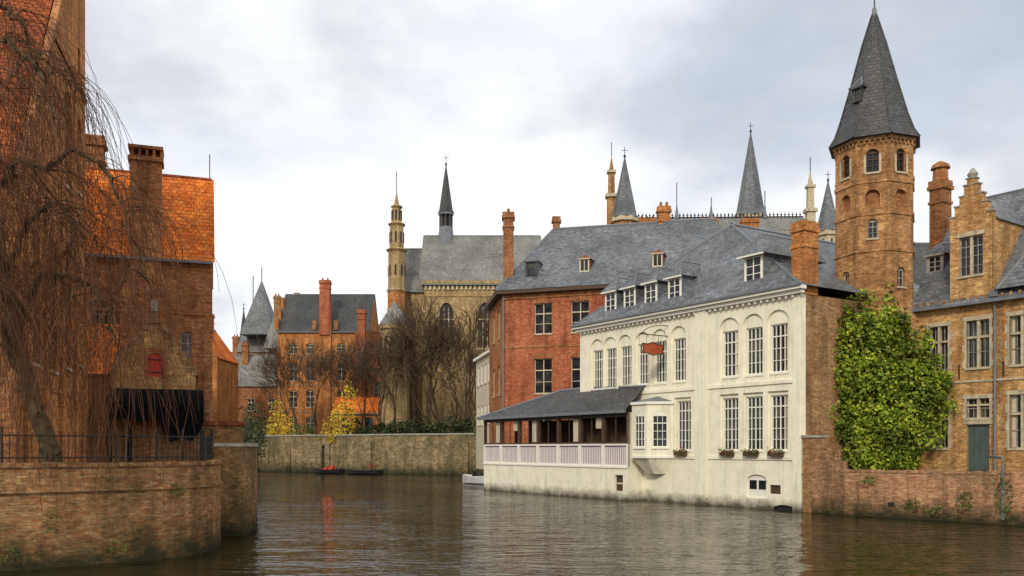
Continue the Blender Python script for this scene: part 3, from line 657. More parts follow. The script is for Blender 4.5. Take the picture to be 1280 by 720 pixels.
def simple(name,x0,y,wd,dp,z0,ze,zr,wm,rm,axis='a',wn=True,nx=3,zrows=(6,10)):
    o=Obj(name); F=Fr((x0,y),(1,0),1)
    if F.n[1]<0: F=Fr((x0,y),(1,0),-1)
    ops=[]
    if wn:
        for i in range(nx):
            for z in zrows: ops.append(o.win(F,wd*(i+.5)/nx,z,z+1.9,1.05,2,3,0,depth=.15,bar=.06,fm='cream'))
    o.wall('walls',wm,F,0,wd,z0,ze,ops,0,.15); o.shell(F,0,wd,0,dp,z0,ze,wm); o.gable(F,0,wd,0,dp,ze,zr,axis,rm,wm)
    return o
o=simple('slate_roofed_house',-46,139,9.6,8,2,13.2,18.2,'dark_brick','slate_light',zrows=(5,9)); o.chimney(-43,142,1,.8,15,20,'dark_brick'); o.build()
o=simple('pointed_roof_house',-47.5,152,9,9,2,20,25,'brown_brick','slate_light',nx=3,zrows=(8,13,16.5))
o.frus('pyramid_roof','slate',-43.5,153,22.5,4.2,32,.15,4,.78); o.frus('pyramid_roof','slate_light',-39.8,151,20,3.2,28.5,.15,4,.78)
o.tube('finial','iron',[(-43.5,153,31.7),(-43.5,153,34.5)],.08,4); o.tube('finial','iron',[(-45,153,28),(-45,153,33)],.08,4)
o.chimney(-40,150,1,.8,22,29,'brown_brick'); o.chimney(-36.6,150,.8,.8,20,29.5,'brown_brick',0,0); o.build()
o=simple('tile_roofed_house',-46,118,6.5,9,1,15.5,20,'orange_brick','tile',axis='w',nx=2,zrows=(5,9,12.5)); o.chimney(-41.5,121,.8,.8,16,21.5,'orange_brick'); o.build()
o=simple('tile_roofed_house',-47,100,8.5,9,1,11.5,17,'brown_brick','tile_brown',axis='w',nx=2,zrows=(4,8)); o.build()
o=simple('townhouse_terrace',-62,160,14,9,2,15,21,'orange_brick','tile',nx=4,zrows=(5,9)); o.chimney(-50.5,161,1,.8,18,23.5,'dark_brick'); o.spire(-50,164,18,1.6,29); o.build()
o=simple('townhouse_terrace',-38,158,40,9,2,18,24,'dark_brick','tile_brown',nx=8,zrows=(5,9,13)); o.build()

# ------------------------------------------------------------ TOWN HALL (background right)
k=Obj('town_hall')
F=Fr((13.5,110),(1,-.03),1)
if F.n[1]<0: F=Fr((13.5,110),(1,-.03),-1)
P=F.P
ops=[(2+i*3.2,3.4+i*3.2,14,22,.8) for i in range(8)]
k.wall('walls','stone',F,0,27,2,26,ops,0,.3); k.box('window_glass','glass',F,1,26,.3,.35,13,23); k.shell(F,0,27,0,12,2,26,'stone')
k.poly('roof','slate_light',[P(-.3,-.3,25.9),P(27.3,-.3,25.9),P(24.5,6,33.3),P(3.0,6,33.3)]); k.poly('roof','slate',[P(-.3,-.3,25.9),P(-.3,12.3,25.9),P(3,6,33.3)]); k.poly('roof','slate',[P(27.3,-.3,25.9),P(27.3,12.3,25.9),P(24.5,6,33.3)]); k.poly('roof','slate',[P(-.3,12.3,25.9),P(27.3,12.3,25.9),P(24.5,6,33.3),P(3,6,33.3)])
for i in range(44):
    a=3+i*.49; q=P(a,6,33.3); k.frus('roof_cresting','iron',q[0],q[1],33.25,.09,34.0,.03,4); k.frus('roof_cresting','iron',q[0],q[1],33.65,.17,33.85,.04,4)
k.tube('roof_cresting','iron',[P(3,6,33.4),P(24.5,6,33.4)],.1,4)
for a,zt in ((8,38),(12.5,36),(19.5,36.8)): q=P(a,6,0); k.tube('finial','iron',[(q[0],q[1],33),(q[0],q[1],zt)],.07,4); k.frus('finial','lead',q[0],q[1],33.2,.3,35.2,.05,6)
def turret(x,y,r0,z1,z2,mat='stone',rm='slate'):
    k.frus('turret',mat,x,y,2,r0,z1,r0,8,.39); k.frus('turret','stone',x,y,z1,r0*1.2,z1+.5,r0*1.2,8,.39)
    for i in range(8):
        a=.39+math.pi/8+2*math.pi*i/8; k.frus('turret_openings','iron',x+r0*.88*math.cos(a),y+r0*.88*math.sin(a),z1-1.8,.15,z1-.5,.15,5)
    k.spire(x,y,z1+.5,r0*1.1,z2,rm)
turret(13.7,107,1.45,30.5,38.5,'tower_brick'); turret(32.0,118,1.9,33.5,45.5,'stone'); turret(39.5,110,1.45,29.5,36.5,'stone')
for x,y,zt,mm in ((12.2,108,38.8,'tower_brick'),(36.6,108,37,'stone')):
    k.frus('pinnacle',mm,x,y,20,.75,zt-5,.72,4,.78); k.frus('pinnacle','stone',x,y,zt-5,1.0,zt-4.6,1.0,4,.78); k.frus('pinnacle',mm,x,y,zt-4.6,.55,zt-2,.5,4,.78); k.frus('pinnacle','stone',x,y,zt-2,.75,zt-1.7,.75,4,.78); k.frus('pinnacle',mm,x,y,zt-1.7,.4,zt,.05,4,.78)
    k.tube('finial','iron',[(x,y,zt),(x,y,zt+1.8)],.06,4)
for x in (16.5,24,29): k.chimney(x,107.5,2.0,1.2,24,31,'orange_brick',0,3)
k.build()
o=simple('slate_roofed_townhouse',26,72,16,10,2,15,21,'brown_brick','slate_dark',nx=5,zrows=(6,11)); o.chimney(30,76,1.3,1,18,23,'red_brick'); o.build()

# ------------------------------------------------------------ LEFT: tall brick house
A=Obj('tall_brick_gable_house')
F=Fr((-13.5,24),(-.287,.957),-1)
if F.n[0]>0: F=Fr((-13.5,24),(-.287,.957),1)
P=F.P
ops=[A.win(F,c_,z0,z1,wd,2,5,rs,depth=.3,fm='greystone',bar=.03) for c_,z0,z1,wd,rs in ((2.2,5.6,9.6,1.2,.5),(4.6,5.6,9.8,1.2,.5),(7.1,5.9,10.2,1.2,.5),(9.3,6.2,9.6,.8,.35))]
A.wall('walls','orange_brick',F,0,10.5,2.4,10.4,ops,0,.3)
ops=[A.win(F,7.2,12.2,15.6,1.2,2,4,.5,depth=.3,fm='greystone',bar=.03),A.win(F,9.3,12.6,15.4,.8,2,4,.35,depth=.3,fm='greystone'),A.win(F,9.2,17,18,.5,1,1,.2,depth=.3,fm='greystone',sill=None)]
A.wall('walls','orange_brick',F,5.7,10.5,10.4,18.1,ops,0,.3)
A.poly('walls','orange_brick',[P(0,0,10.4),P(5.7,0,10.4),P(5.7,0,18.1)]); A.poly('walls','orange_brick',[P(5.7,0,18.1),P(10.5,0,18.1),P(10.5,0,23.5),P(9.3,0,23.5)])
A.poly('walls','orange_brick',[P(10.5,0,2.4),P(10.5,12,2.4),P(10.5,12,23),P(10.5,0,23)])
A.tube('verge','dark_brick',[P(0,-.02,10.5),P(5.7,-.02,18.3),P(9.3,-.02,23.6)],.15,4)
for z in (4.9,11.2,16.4): A.box('bands','dark_brick',F,0 if z<10 else z*.74-7.2,10.5,-.06,-.003,z,z+.15)
for a in (3.4,5.85,8.3): A.box('wall_anchors','iron',F,a,a+.05,-.05,-.003,10.0,10.9)
for a in (1.0,3.4,5.85,8.3,10.2): A.box('pilaster_strips','orange_brick',F,a-.25,a+.25,-.12,-.003,2.4,9.6)
Ff=Fr((-13.5,24),(-.957,-.287),1)
if Ff.n[1]<0: Ff=Fr((-13.5,24),(-.957,-.287),-1)
A.wall('walls','dark_brick',Ff,0,14,2.4,10.4,[A.win(Ff,c_,4,7,1.2,2,4,.4,depth=.3) for c_ in (2.5,5.5,8.5)],0,.3)
A.poly('roof','tile_brown',[Ff.P(.15,-.15,10.25),Ff.P(14,-.15,10.25),Ff.P(14,9.3,23.4),Ff.P(.15,9.3,23.4)])
A.build()
# building B
B=Obj('orange_tiled_brick_house')
F=Fr((-14.3,42),(-.944,-.33),1)
if F.n[1]<0: F=Fr((-14.3,42),(-.944,-.33),-1)
P=F.P
ops=[B.win(F,4.9,8.3,9.9,.8,2,3,.25,depth=.25,fm='greystone'),B.win(F,1.1,7.2,8.6,.7,2,3,.2,depth=.25,fm='greystone')]
B.wall('walls','dark_brick',F,0,9,2.4,12.3,ops,0,.25); B.shell(F,0,9,0,7,2.4,12.3,'dark_brick'); B.gable(F,0,9,0,7,12.3,16.9,'a','tile','dark_brick',.3)
B.box('bands','dark_brick',F,0,9,-.1,-.003,11.7,11.95); B.box('bands','dark_brick',F,0,9,-.06,-.003,9.4,9.55)
B.box('chimney','dark_brick',F,1.9,4.0,-.45,-.004,2.4,10.2); B.poly('chimney','dark_brick',[P(1.9,-.45,10.2),P(4.0,-.45,10.2),P(3.65,-.3,11.4),P(2.25,-.3,11.4)])
B.poly('chimney','dark_brick',[P(1.9,-.45,10.2),P(1.9,0,10.2),P(2.25,0,11.4),P(2.25,-.3,11.4)])
B.box('chimney','dark_brick',F,2.25,3.6,-.3,.7,11.4,16.4); B.box('chimney','dark_brick',F,2.17,3.68,-.38,.78,16.4,16.6)
for i in range(5): B.box('chimney','dark_brick',F,2.19+i*.31,2.31+i*.31,-.3,.7,16.6,16.95)
B.box('chimney','dark_brick',F,2.17,3.68,-.38,.78,16.952,17.1)
q=P(5.6,4,0); B.chimney(q[0],q[1],1.0,.8,15,18.6,'dark_brick',.3,0)
q=P(.1,3.5,0); B.tube('lightning_rod','iron',[(q[0],q[1],16.8),(q[0],q[1],18.2)],.025,4)
B.build()
# lower gabled cottage
Gc=Obj('gabled_brick_cottage')
F=Fr((-12.8,35.6),(-.94,-.34),1)
if F.n[1]<0: F=Fr((-12.8,35.6),(-.94,-.34),-1)
P=F.P
dr=(1.9,2.55,2.6,4.7,0); w1_=(1.22,1.82,5.95,6.9,.25)
Gc.wall('walls','gold_brick',F,0,3.1,2.4,6.1,[dr,w1_,(.6,1.2,3.3,4.6,0)],0,.2)
Gc.poly('gable','gold_brick',[P(0,0,6.1),P(1.22,0,6.1),P(1.22,0,7.95)]); Gc.poly('gable','gold_brick',[P(1.82,0,6.1),P(3.1,0,6.1),P(1.82,0,7.98)])
Gc.poly('gable','gold_brick',[P(1.22,0,6.9),P(1.82,0,6.9),P(1.82,0,7.98),P(1.55,0,8.4),P(1.22,0,7.95)])
Gc.box('shutter','redpaint',F,1.22,1.82,.06,.12,5.95,6.9)
for zz in (6.1,6.6): Gc.box('shutter','iron',F,1.24,1.8,.045,.059,zz,zz+.05)
Gc.box('window_surround','red_brick',F,1.12,1.22,-.03,.05,5.9,6.95);Gc.box('window_surround','red_brick',F,1.82,1.92,-.03,.05,5.9,6.95);Gc.box('window_surround','red_brick',F,1.12,1.92,-.032,.048,6.95,7.08)
Gc.box('door','wood',F,1.9,2.55,.12,.18,2.6,4.7); Gc.box('door','trim',F,1.85,1.9,-.02,.1,2.6,4.75); Gc.box('door','trim',F,2.55,2.6,-.02,.1,2.6,4.75); Gc.box('window_glass','glass',F,.6,1.2,.15,.2,3.3,4.6)
for sg in (-1,1):
    Gc.poly('roof','tile',[P(1.55,.1,8.42),P(1.55+sg*1.65,.1,6.0),P(1.55+sg*1.65,5.5,6.0),P(1.55,5.5,8.42)])
    for kk in range(8):
        a=1.55+sg*(kk+.5)*.2; z=8.42-(kk+.5)*.2*1.46
        Gc.box('verge_bricks','brown_brick',F,min(a-.1*sg,a+.1*sg),max(a-.1*sg,a+.1*sg),-.06,.16,z-.2,z+.2)
Gc.box('gable_finial','greystone',F,1.43,1.67,-.1,.2,8.55,9.0)
Gc.poly('walls','brown_brick',[P(0,0,2.4),P(0,5.5,2.4),P(0,5.5,6.1),P(0,0,6.1)])
Gc.wall('walls','dark_brick',F,3.1,6.2,2.4,6.1,[(4,5,3.4,5.2,.3)],.4,.2); Gc.box('window_glass','glass',F,4,5,.6,.65,3.4,5.2)
Gc.poly('roof','tile',[P(3.0,.1,6.0),P(6.4,.1,6.0),P(6.4,2.6,8.3),P(3.0,2.6,8.3)])
Gc.box('chimney','dark_brick',F,-.35,.15,1.5,2.1,5,8.6)
Gc.build()
lw=Obj('low_brick_terrace_wall')
G=Fr((-12.6,34.6),(2.0,.4),-1)
if G.n[1]<0: G=Fr((-12.6,34.6),(2.0,.4),1)
lw.box('wall','quay_brick',G,-2.2,1.9,0,.4,2.4,4.0); lw.box('coping','tile_brown',G,-2.3,2.0,-.1,.5,4.003,4.15); lw.box('wall','dark_brick',G,.2,.7,-.05,.45,4.15,5.0)
lw.build()
# black canvas awning
aw=Obj('black_terrace_awning')
secs=[]
for i in range(15):
    a=-.3+i*.24; row=[]
    for j in range(9):
        th=j/8; w=-.05-1.5*math.sin(th*1.57); z=5.45-.1*th-.85*(1-math.cos(th*1.57))-.14*math.sin(i*1.4)*th - (.16*abs(math.sin(i*.9)) if j==8 else 0)
        row.append(P(a,w,z))
    secs.append(row)
for i in range(14):
    for j in range(8): aw.poly('canopy','awning',[secs[i][j],secs[i+1][j],secs[i+1][j+1],secs[i][j+1]])
    vf=lambda i_: .35+.75*math.sin(math.pi*min(1,max(0,(7-i_)/7))) if i_<7 else .22
    aw.poly('valance','awning',[secs[i][8],secs[i+1][8],tuple(Vector(secs[i+1][8])-Vector((0,0,vf(i+1)))),tuple(Vector(secs[i][8])-Vector((0,0,vf(i))))])
for a,row in ((-.3,secs[0]),(3.06,secs[-1])): aw.poly('side','awning',row+[P(a,-.05,4.2)])
for a in (-.2,3.0): aw.tube('posts','iron',[P(a,-1.5,2.6),P(a,-1.5,4.3)],.04,6)
aw.build()

# ------------------------------------------------------------ QUAYS
QL=[(-34,11),(-16.5,19.8),(-12.8,22),(-10.6,23.7),(-9.7,24.5),(-9.2,25.3),(-8.98,26.4),(-9.2,27.8),(-10.35,30.6),(-9.45,31.0),(-9.6,33),(-11,38),(-13.2,43),(-15.5,50),(-29,98),(-90,112)]
q=Obj('brick_quay_wall')
for i in range(len(QL)-1):
    (x0,y0),(x1,y1)=QL[i],QL[i+1]; L=math.hypot(x1-x0,y1-y0); G=Fr((x0,y0),(x1-x0,y1-y0),-1)
    zt=3.15 if i>=8 else 2.6
    q.wall('wall','quay_brick',G,0,L,-.8,zt,[],0,.15)
    if i>=8: q.box('coping','greystone',G,0,L,-.05,.4,zt+.002,zt+.12)
    else:
        n=max(1,round(L/.25))
        for k_ in range(n): q.box('coping_bricks','quay_brick',G,L*k_/n+.006,L*(k_+1)/n-.006,-.05+R.uniform(-.012,.012),.4,zt+.002,zt+.115+R.uniform(-.015,.015))
        q.box('ledge','quay_brick',G,0,L,-.06,-.002,1.95,2.03)
q.build()
leaves('wall_weeds','leaf_mix',[(-11.8,22.6,1.2,.25,.1,.3,60),(-9.4,24.7,1.9,.2,.15,.2,50),(-12.6,21.9,.5,.3,.1,.25,60),(-9.5,30.8,1.6,.3,.15,.5,80),(-10.6,23.5,.45,.35,.1,.2,60)],.07)
ground=Obj('ground')
lb=[(x,y,2.55) for x,y in QL]+[(-900,112,2.55),(-900,11,2.55)]
ground.poly('banks','ground',lb)
QF=[(-3,98),(-15,104),(-33,116),(-45,128),(-95,142)]
fbk=[(x,y,3.9) for x,y in QF]+[(-900,142,3.9),(-900,1800,3.9),(1200,1800,3.9),(1200,98,3.9)]
ground.poly('banks','ground',fbk)
rb=[(36,16),(24,30.6),(19.6,35.9),(15.2,40.7),(14.35,42.2),(14,42.7),(4.43,57.2),(2.0,61),(-.1,66.2),(-3,98)]
ground.poly('banks','ground',[(x,y,1.85) for x,y in rb]+[(1200,98,1.85),(1200,-200,1.85),(120,-200,1.85)])
ground.poly('canal_bed','ground',[(-900,-300,-2.5),(1200,-300,-2.5),(1200,300,-2.5),(-900,300,-2.5)])
ground.build(single=False)
q=Obj('stone_quay_wall')
for i in range(len(QF)-1):
    (x0,y0),(x1,y1)=QF[i],QF[i+1]; L=math.hypot(x1-x0,y1-y0); G=Fr((x0,y0),(x1-x0,y1-y0),1)
    if G.n[1]<0: G=Fr((x0,y0),(x1-x0,y1-y0),-1)
    ops=[(9,10.6,-.8,3.6,.7)] if i==1 else []
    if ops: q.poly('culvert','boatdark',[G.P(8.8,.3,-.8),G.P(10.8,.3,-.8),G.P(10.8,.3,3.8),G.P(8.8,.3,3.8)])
    q.wall('wall','farquay',G,0,L,-.8,4.6,ops,0,.35); q.box('coping','greystone',G,0,L,-.1,.5,4.602,4.78)
    n=int(L/7)
    for j in range(n): q.box('buttress','farquay',G,j*7+2,j*7+2.8,-.25,-.002,-.8,3.8)
x0,y0=rb[-2]; G=Fr((x0,y0),(rb[-1][0]-x0,rb[-1][1]-y0),1); q.poly('side_quay','farquay',[G.P(0,0,-.8),G.P(32,0,-.8),G.P(32,0,3),G.P(0,0,3)])
q.build()

# railing
rl=Obj('iron_railing')
RP=[(-16.5,20.05),(-12.9,22.25),(-10.75,23.9),(-9.95,24.65),(-9.5,25.4),(-9.25,26.4),(-9.45,27.7),(-10.4,30)]
for i in range(len(RP)-1):
    (x0,y0),(x1,y1)=RP[i],RP[i+1]; L=math.hypot(x1-x0,y1-y0)
    for z in (2.85,3.42): rl.tube('rails','iron',[(x0,y0,z),(x1,y1,z)],.018,4)
    n=max(2,int(L/.16))
    for k in range(n):
        f=k/n; x=x0+(x1-x0)*f; y=y0+(y1-y0)*f; rl.tube('bars','iron',[(x,y,2.72),(x,y,3.5)],.011,4)
    rl.tube('posts','iron',[(x0,y0,2.7),(x0,y0,3.65)],.035,6)
rl.build()

# ------------------------------------------------------------ WATER
wm,nt,bs=newmat('canal_water'); p=pos(nt)
mp=N(nt,'ShaderNodeMapping'); mp.inputs['Scale'].default_value=(.75,1.5,1); mp.inputs['Rotation'].default_value=(0,0,.2); nt.links.new(p,mp.inputs[0])
n1=noise(nt,mp.outputs[0],.5,2,.5); n2=noise(nt,mp.outputs[0],1.7,2,.5); n3=noise(nt,mp.outputs[0],4.5,2,.5)
gust=ramp(nt,noise(nt,p,.08,3,.6),[(.36,.35),(.6,1.0)])
s23=N(nt,'ShaderNodeMath',operation='MULTIPLY_ADD'); nt.links.new(n3,s23.inputs[0]); s23.inputs[1].default_value=.3; nt.links.new(n2,s23.inputs[2])
ml=N(nt,'ShaderNodeMath',operation='MULTIPLY'); nt.links.new(s23.outputs[0],ml.inputs[0]); nt.links.new(gust,ml.inputs[1])
ad=N(nt,'ShaderNodeMath',operation='MULTIPLY_ADD'); nt.links.new(ml.outputs[0],ad.inputs[0]); ad.inputs[1].default_value=.75; nt.links.new(n1,ad.inputs[2])
bs.inputs['Base Color'].default_value=(.017,.016,.005,1); bs.inputs['Roughness'].default_value=.01; bs.inputs['IOR'].default_value=1.3
bs.inputs['Specular Tint'].default_value=(.78,.76,.62,1)
bump(nt,bs,ad.outputs[0],1.0,.12)
M['water']=wm
w=Obj('water'); w.poly('water_surface','water',[(-400,-150,0),(300,-150,0),(300,200,0),(-400,200,0)]); w.build(single=True)

# ------------------------------------------------------------ TREES
def bare_tree(seed,height):
    rg=random.Random(seed); o=Obj('tmp')
    def grow(p,d,L,r,lv):
        segs=4 if lv<2 else 3; pts=[tuple(p)]; rad=[r]; q=Vector(p); dd=Vector(d)
        for i in range(segs):
            dd=(dd+Vector((rg.gauss(0,.13),rg.gauss(0,.13),rg.gauss(0,.06)+.08))).normalized(); q=q+dd*(L/segs); pts.append(tuple(q)); rad.append(r*(1-.45*(i+1)/segs))
        o.tube('branches','fartwig',pts,rad,5 if lv<2 else 3)
        if lv>=6: return
        n=3 if lv<5 else 2
        for i in range(n+(lv==0)):
            a=rg.uniform(0,6.28); sp=rg.uniform(.35,.8)
            u=dd.orthogonal().normalized(); v_=dd.cross(u); nd=(dd+(u*math.cos(a)+v_*math.sin(a))*sp).normalized()
            k=rg.randint(2,segs) if i else segs
            grow(pts[k],nd,L*rg.uniform(.62,.86),max(rad[k]*rg.uniform(.5,.75),.026),lv+1)
    grow(Vector((0,0,0)),Vector((0,0,1)),height*.27,height*.017,0)
    return o
protos=[]
for i,(sd,hh) in enumerate(((1,14),(5,14),(11,14))):
    ob=bare_tree(sd,hh).build(); ch=ob.children[0]; me=ch.data; bpy.data.objects.remove(ch); bpy.data.objects.remove(ob); protos.append(me)
TP=[(-26.5,118,1.15),(-23.2,118.5,1.1),(-19.3,112,1.1),(-16.6,109.5,1.15),(-14.4,108,1.2),(-12.2,107,1.3),(-10.3,106.5,1.2),(-8.6,104.5,1.45),(-7.0,105,1.2),(-5.4,104,1.4),(-3.4,102,1.15),(-31,121,1.0),(-1.6,101,1.0),(-28.5,119,1.25),(-21,116,1.0),(-42,131,.7)]
for i,(x,y,s_) in enumerate(TP):
    ob=bpy.data.objects.new('bare_tree',protos[i%3]); bpy.context.collection.objects.link(ob); ob.location=(x,y,3.8); ob.scale=(s_*.8,s_*.8,s_); ob.rotation_euler=(0,0,i*1.9)
cl=[]
for i in range(46):
    f=i/45; x=-20+f*18; y=106.8-f*7+1.2
    if x<-15: y=107.8+(-15-x)*.67
    cl.append((x,y,4.8+R.uniform(-.4,.9),.9,.6,R.uniform(.8,1.5),140))
leaves('hedge','leaf_dark',cl,.3)
leaves('yellow_shrub','leaf_yellow',[(-30.5,115.6,5.8,1.8,1.0,2.0,600),(-29.2,114.6,4.6,1.2,.7,1.4,260),(-32.2,116.8,4.9,1,.8,1.4,260),(-31,115.8,8.0,.9,.7,1.4,140)],.26)
leaves('yellow_shrub','leaf_yellow',[(-21.0,109.2,6.5,1.6,1,2.1,560),(-20.2,108.8,9.2,.9,.7,1.8,220),(-22.6,110.2,5.2,1.4,.8,1.4,320),(-21.8,108.9,4.3,.9,.5,1.0,200)],.26)
leaves('green_shrub','leaf_mix',[(-34,119,5.2,1.5,1,1.6,400),(-27,113.5,5,1.6,.9,1.2,400),(-2.6,96.6,5.6,1.8,1.4,1.8,500),(0,90,6.3,2.0,1.6,2.2,600),(.4,79,6.4,1.8,1.4,2.0,500)],.26)
leaves('waterside_bush','leaf_dark',[(-27.8,94,3.4,1.4,3,2.2,600),(-26.6,90,4.6,1.2,2,1.8,500),(-29,99,6,1.4,1.6,2.4,500)],.26)
leaves('distant_trees','leaf_mix',[(-70+R.uniform(-25,40),200+R.uniform(0,20),14+R.uniform(-3,6),7,4,6,300) for _ in range(14)],1.1)

# weeping tree (foreground left)
wt=Obj('weeping_bare_tree'); rg=random.Random(3)
def curve(pts,n):
    out=[]; Pn=[Vector(pts[0])]+[Vector(a) for a in pts]+[Vector(pts[-1])]
    for i in range(1,len(Pn)-2):
        for k in range(n):
            t_=k/n; p0,p1,p2,p3=Pn[i-1:i+3]
            out.append(.5*((2*p1)+(-p0+p2)*t_+(2*p0-5*p1+4*p2-p3)*t_*t_+(-p0+3*p1-3*p2+p3)*t_**3))
    out.append(Pn[-2]); return out
def rough(c_,k): return [Vector(a)+Vector((rg.gauss(0,k),rg.gauss(0,k),rg.gauss(0,k))) for a in c_]
trunk=rough(curve([(-12.2,23.3,2.4),(-12.45,23.2,4.0),(-12.95,23.0,5.8),(-13.1,22.8,7.6),(-13.4,22.6,9.6),(-13.9,22.5,12.2),(-14.8,22.4,15)],5),.045)
tr=[.25-.15*i/len(trunk)+rg.uniform(-.035,.035) for i in range(len(trunk))]; tr[0]=.36; tr[1]=.29
wt.tube('trunk','bark',trunk,tr,10)
for _ in range(14):
    i=rg.randint(2,len(trunk)-6); b0=trunk[i]; d_=Vector((rg.uniform(-1,1),rg.uniform(-1,.3),rg.uniform(-.2,.6))).normalized(); wt.tube('trunk','bark',[b0,b0+d_*.28,b0+d_*.42],[.13,.09,.03],6)
limbs=[
 [(-13.4,22.6,9.6),(-12.4,22.3,10.35),(-11.6,22.0,10.1),(-10.9,21.8,10.45),(-10.1,21.7,10.0),(-9.4,21.6,8.6),(-8.9,21.6,7.0)],
 [(-13.1,22.8,7.6),(-12.2,22.2,8.8),(-11.5,21.8,9.1),(-10.9,21.5,8.8),(-10.5,21.3,7.4)],
 [(-13.9,22.5,12.2),(-13.1,22.0,13.3),(-12.3,21.7,13.0),(-11.6,21.4,12.4),(-11.0,21.2,11.0)],
 [(-13.5,22.5,10.5),(-12.8,20.8,11.6),(-12.0,19.6,11.4),(-11.2,19.0,10.0),(-10.8,18.6,8.0)],
 [(-12.95,23.0,6.0),(-11.9,22.2,7.4),(-11.0,21.8,7.3),(-10.1,21.5,6.9),(-9.6,21.4,5.6)],
 [(-14.4,22.4,13.8),(-13.6,22.8,14.6),(-12.9,23.2,14.2),(-12.4,23.4,12.8)],
 [(-12.8,23.0,5.4),(-12.9,21.6,6.6),(-12.6,20.4,7.4),(-11.8,19.6,7.0),(-11.2,19.2,5.6)],
 [(-13.0,22.9,7.0),(-13.2,21.8,8.8),(-13.0,20.6,9.8),(-12.3,19.8,9.2),(-11.9,19.4,7.5)]]
starts=[]
for li in limbs:
    c_=rough(curve(li,6),.045); n=len(c_); wt.tube('limbs','bark',c_,[.085*(1-.85*i/n)+.01 for i in range(n)],6)
    for i in range(3,n): starts.append((c_[i],1.0,(c_[i]-c_[i-1]).normalized()))
    for j in range(8):
        i=rg.randint(3,n-2); b0=c_[i]; dr_=Vector((rg.uniform(-.6,1),rg.uniform(-1,.6),rg.uniform(.1,.7))).normalized(); Ls=rg.uniform(.8,2.0)
        pp=rough([b0+dr_*Ls*k_/6+Vector((0,0,-.9*(k_/6)**2*Ls)) for k_ in range(7)],.025); pp[0]=b0
        wt.tube('limbs','bark',pp,[.026*(1-.7*k_/6) for k_ in range(7)],4)
        for k_ in range(1,7): starts.append((pp[k_],.9,(pp[k_]-pp[k_-1]).normalized()))
for i in range(1250):
    s0,_,d0=rg.choice(starts); dv=Vector((d0.x*.5+rg.gauss(0,.35),d0.y*.5+rg.gauss(0,.35),rg.uniform(-.2,.4))); L=rg.uniform(1.0,6.2); L=min(L,s0.z-.7 if rg.random()<.6 else s0.z-2.6)
    if L<.6: continue
    n=9; q=Vector(s0); pp=[q.copy()]; dd=dv
    for k_ in range(n):
        dd=dd*.78+Vector((rg.gauss(0,.09),rg.gauss(0,.09),-.26)); st=dd.normalized()*(L/n); q=q+st; pp.append(q.copy())
    wt.tube('hanging_twigs','twig',pp,[.009*(1-.6*k_/n) for k_ in range(n+1)],3)
    if rg.random()<.6:
        k_=rg.randint(3,7); q=pp[k_]; p2=[q]; d2=Vector((rg.gauss(0,.3),rg.gauss(0,.3),-.3))
        for m_ in range(4): d2=d2*.7+Vector((0,0,-.3)); q=q+d2.normalized()*.28; p2.append(q)
        wt.tube('hanging_twigs','twig',p2,.005,3)
wt.build()

# ------------------------------------------------------------ BOATS
def boat(name,x,y,ang,L,W,H,mat,inner,extra=None):
    o=Obj(name); ca,sa=math.cos(ang),math.sin(ang)
    def T(a,b_,z): return (x+a*ca-b_*sa,y+a*sa+b_*ca,z)
    st=[];n=12
    for i in range(n+1):
        f=i/n; a=(f-.5)*L; wd=W/2*(min(1,.72+f*.8) if f<.35 else math.cos(max(0,(f-.45)/.55)*1.5)**.8 if f>.45 else 1); sheer=H*(1+.35*abs(f-.4)**1.5*2)
        st.append([T(a,-wd,sheer),T(a,-wd*.85,.1),T(a,-wd*.4,-.15),T(a,wd*.4,-.15),T(a,wd*.85,.1),T(a,wd,sheer),T(a,wd*.85,sheer),T(a,wd*.7,.22),T(a,-wd*.7,.22),T(a,-wd*.85,sheer)])
    for i in range(n):
        for j in range(9):
            o.poly('hull' if j<5 else 'inner',mat if j<5 else inner,[st[i][j],st[i+1][j],st[i+1][j+1],st[i][j+1]])
        o.poly('gunwale',inner,[st[i][9],st[i+1][9],st[i+1][0],st[i][0]])
    o.poly('transom',mat,[st[0][k_] for k_ in (0,1,2,3,4,5)])
    for f in (-.28,-.08,.12,.28):
        vs=[T(f*L-.12,-W*.36,H*.8),T(f*L+.12,-W*.36,H*.8),T(f*L+.12,W*.36,H*.8),T(f*L-.12,W*.36,H*.8)]; o.poly('benches','wood',vs); o.poly('benches','wood',[(v_[0],v_[1],v_[2]-.05) for v_ in vs])
    if extra: extra(o,T)
    return o.build()
def cover(o,T):
    for a0_,a1_,hh in ((-.9,-.4,1.0),(.0,.5,.85)):
        o.poly('cover','redpaint',[T(a0_,-.5,.5),T(a1_,-.5,.5),T(a1_-.1,0,hh),T(a0_+.1,0,hh)]); o.poly('cover','redpaint',[T(a0_,.5,.5),T(a1_,.5,.5),T(a1_-.1,0,hh),T(a0_+.1,0,hh)])
        o.poly('cover','redpaint',[T(a0_,-.5,.5),T(a0_,.5,.5),T(a0_+.1,0,hh)])
boat('covered_tour_boat',-22.3,106.8,-.58+math.pi,4.6,1.5,.5,'boatdark','wood',cover)
boat('open_tour_boat',-17.4,103.2,-.58+math.pi,5.2,1.7,.5,'boatdark','wood',lambda o,T:[o.tube('windscreen','redpaint',[T(-1.5,-.7,.6),T(-1.5,-.7,1.1),T(-1.5,.7,1.1),T(-1.5,.7,.6)],.05,4)])
boat('white_motorboat',-2.9,76,2.3,4.2,1.6,.62,'boatwhite','boatwhite',lambda o,T:[o.poly('windscreen','glass',[T(.3,-.5,.65),T(.3,.5,.65),T(.1,.45,1.05),T(.1,-.45,1.05)])])

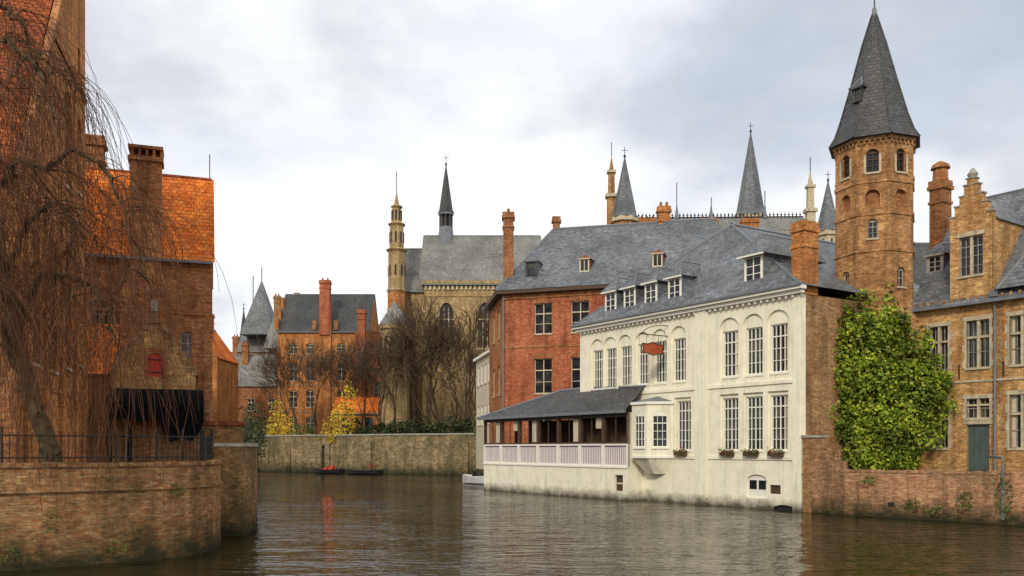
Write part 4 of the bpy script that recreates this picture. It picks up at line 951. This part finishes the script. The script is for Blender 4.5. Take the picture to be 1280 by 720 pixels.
# ------------------------------------------------------------ CAMERA, WORLD, SUN
cam=bpy.data.cameras.new('camera'); co=bpy.data.objects.new('camera',cam); bpy.context.collection.objects.link(co)
co.location=(0,0,3.1); co.rotation_euler=(math.radians(90),0,0); cam.sensor_width=36; cam.lens=30.94; cam.shift_y=.15625; cam.clip_end=4000
sc.camera=co
sd=Vector((-.22,-.8,.52)).normalized()
sun=bpy.data.lights.new('sun','SUN'); so_=bpy.data.objects.new('sun',sun); bpy.context.collection.objects.link(so_)
so_.rotation_euler=sd.to_track_quat('Z','Y').to_euler(); sun.energy=2.1; sun.angle=math.radians(9); sun.color=(1,.90,.75)
wd_=bpy.data.worlds.new('World'); sc.world=wd_; wd_.use_nodes=True; nt=wd_.node_tree; nt.nodes.clear()
out=N(nt,'ShaderNodeOutputWorld'); bg1=N(nt,'ShaderNodeBackground'); bg2=N(nt,'ShaderNodeBackground'); mx=N(nt,'ShaderNodeMixShader')
sky=N(nt,'ShaderNodeTexSky'); sky.sky_type='NISHITA'; sky.sun_disc=False; sky.sun_elevation=math.asin(sd.z); sky.sun_rotation=math.atan2(sd.x,sd.y)
nt.links.new(sky.outputs[0],bg1.inputs[0]); bg1.inputs[1].default_value=.15
tc=N(nt,'ShaderNodeTexCoord')
sx=N(nt,'ShaderNodeSeparateXYZ'); nt.links.new(tc.outputs['Generated'],sx.inputs[0])
ad=N(nt,'ShaderNodeMath',operation='ADD'); nt.links.new(sx.outputs[2],ad.inputs[0]); ad.inputs[1].default_value=.28
mxz=N(nt,'ShaderNodeMath',operation='MAXIMUM'); nt.links.new(ad.outputs[0],mxz.inputs[0]); mxz.inputs[1].default_value=.05
dx=N(nt,'ShaderNodeMath',operation='DIVIDE'); nt.links.new(sx.outputs[0],dx.inputs[0]); nt.links.new(mxz.outputs[0],dx.inputs[1])
dy=N(nt,'ShaderNodeMath',operation='DIVIDE'); nt.links.new(sx.outputs[1],dy.inputs[0]); nt.links.new(mxz.outputs[0],dy.inputs[1])
cb=N(nt,'ShaderNodeCombineXYZ'); nt.links.new(dx.outputs[0],cb.inputs[0]); nt.links.new(dy.outputs[0],cb.inputs[1]); cb.inputs[2].default_value=3.1
f1=noise(nt,cb.outputs[0],1.25,9,.53)
col=ramp(nt,f1,[(.40,(1.0,1.0,1.0)),(.52,(.88,.90,.93)),(.60,(.66,.69,.74)),(.72,(.5,.54,.60))])
nt.links.new(col,bg2.inputs[0]); bg2.inputs[1].default_value=1.1
fc=ramp(nt,noise(nt,cb.outputs[0],1.7,5,.5),[(.36,.8),(.5,1.0)])
nt.links.new(fc,mx.inputs[0]); nt.links.new(bg1.outputs[0],mx.inputs[1]); nt.links.new(bg2.outputs[0],mx.inputs[2]); nt.links.new(mx.outputs[0],out.inputs[0])
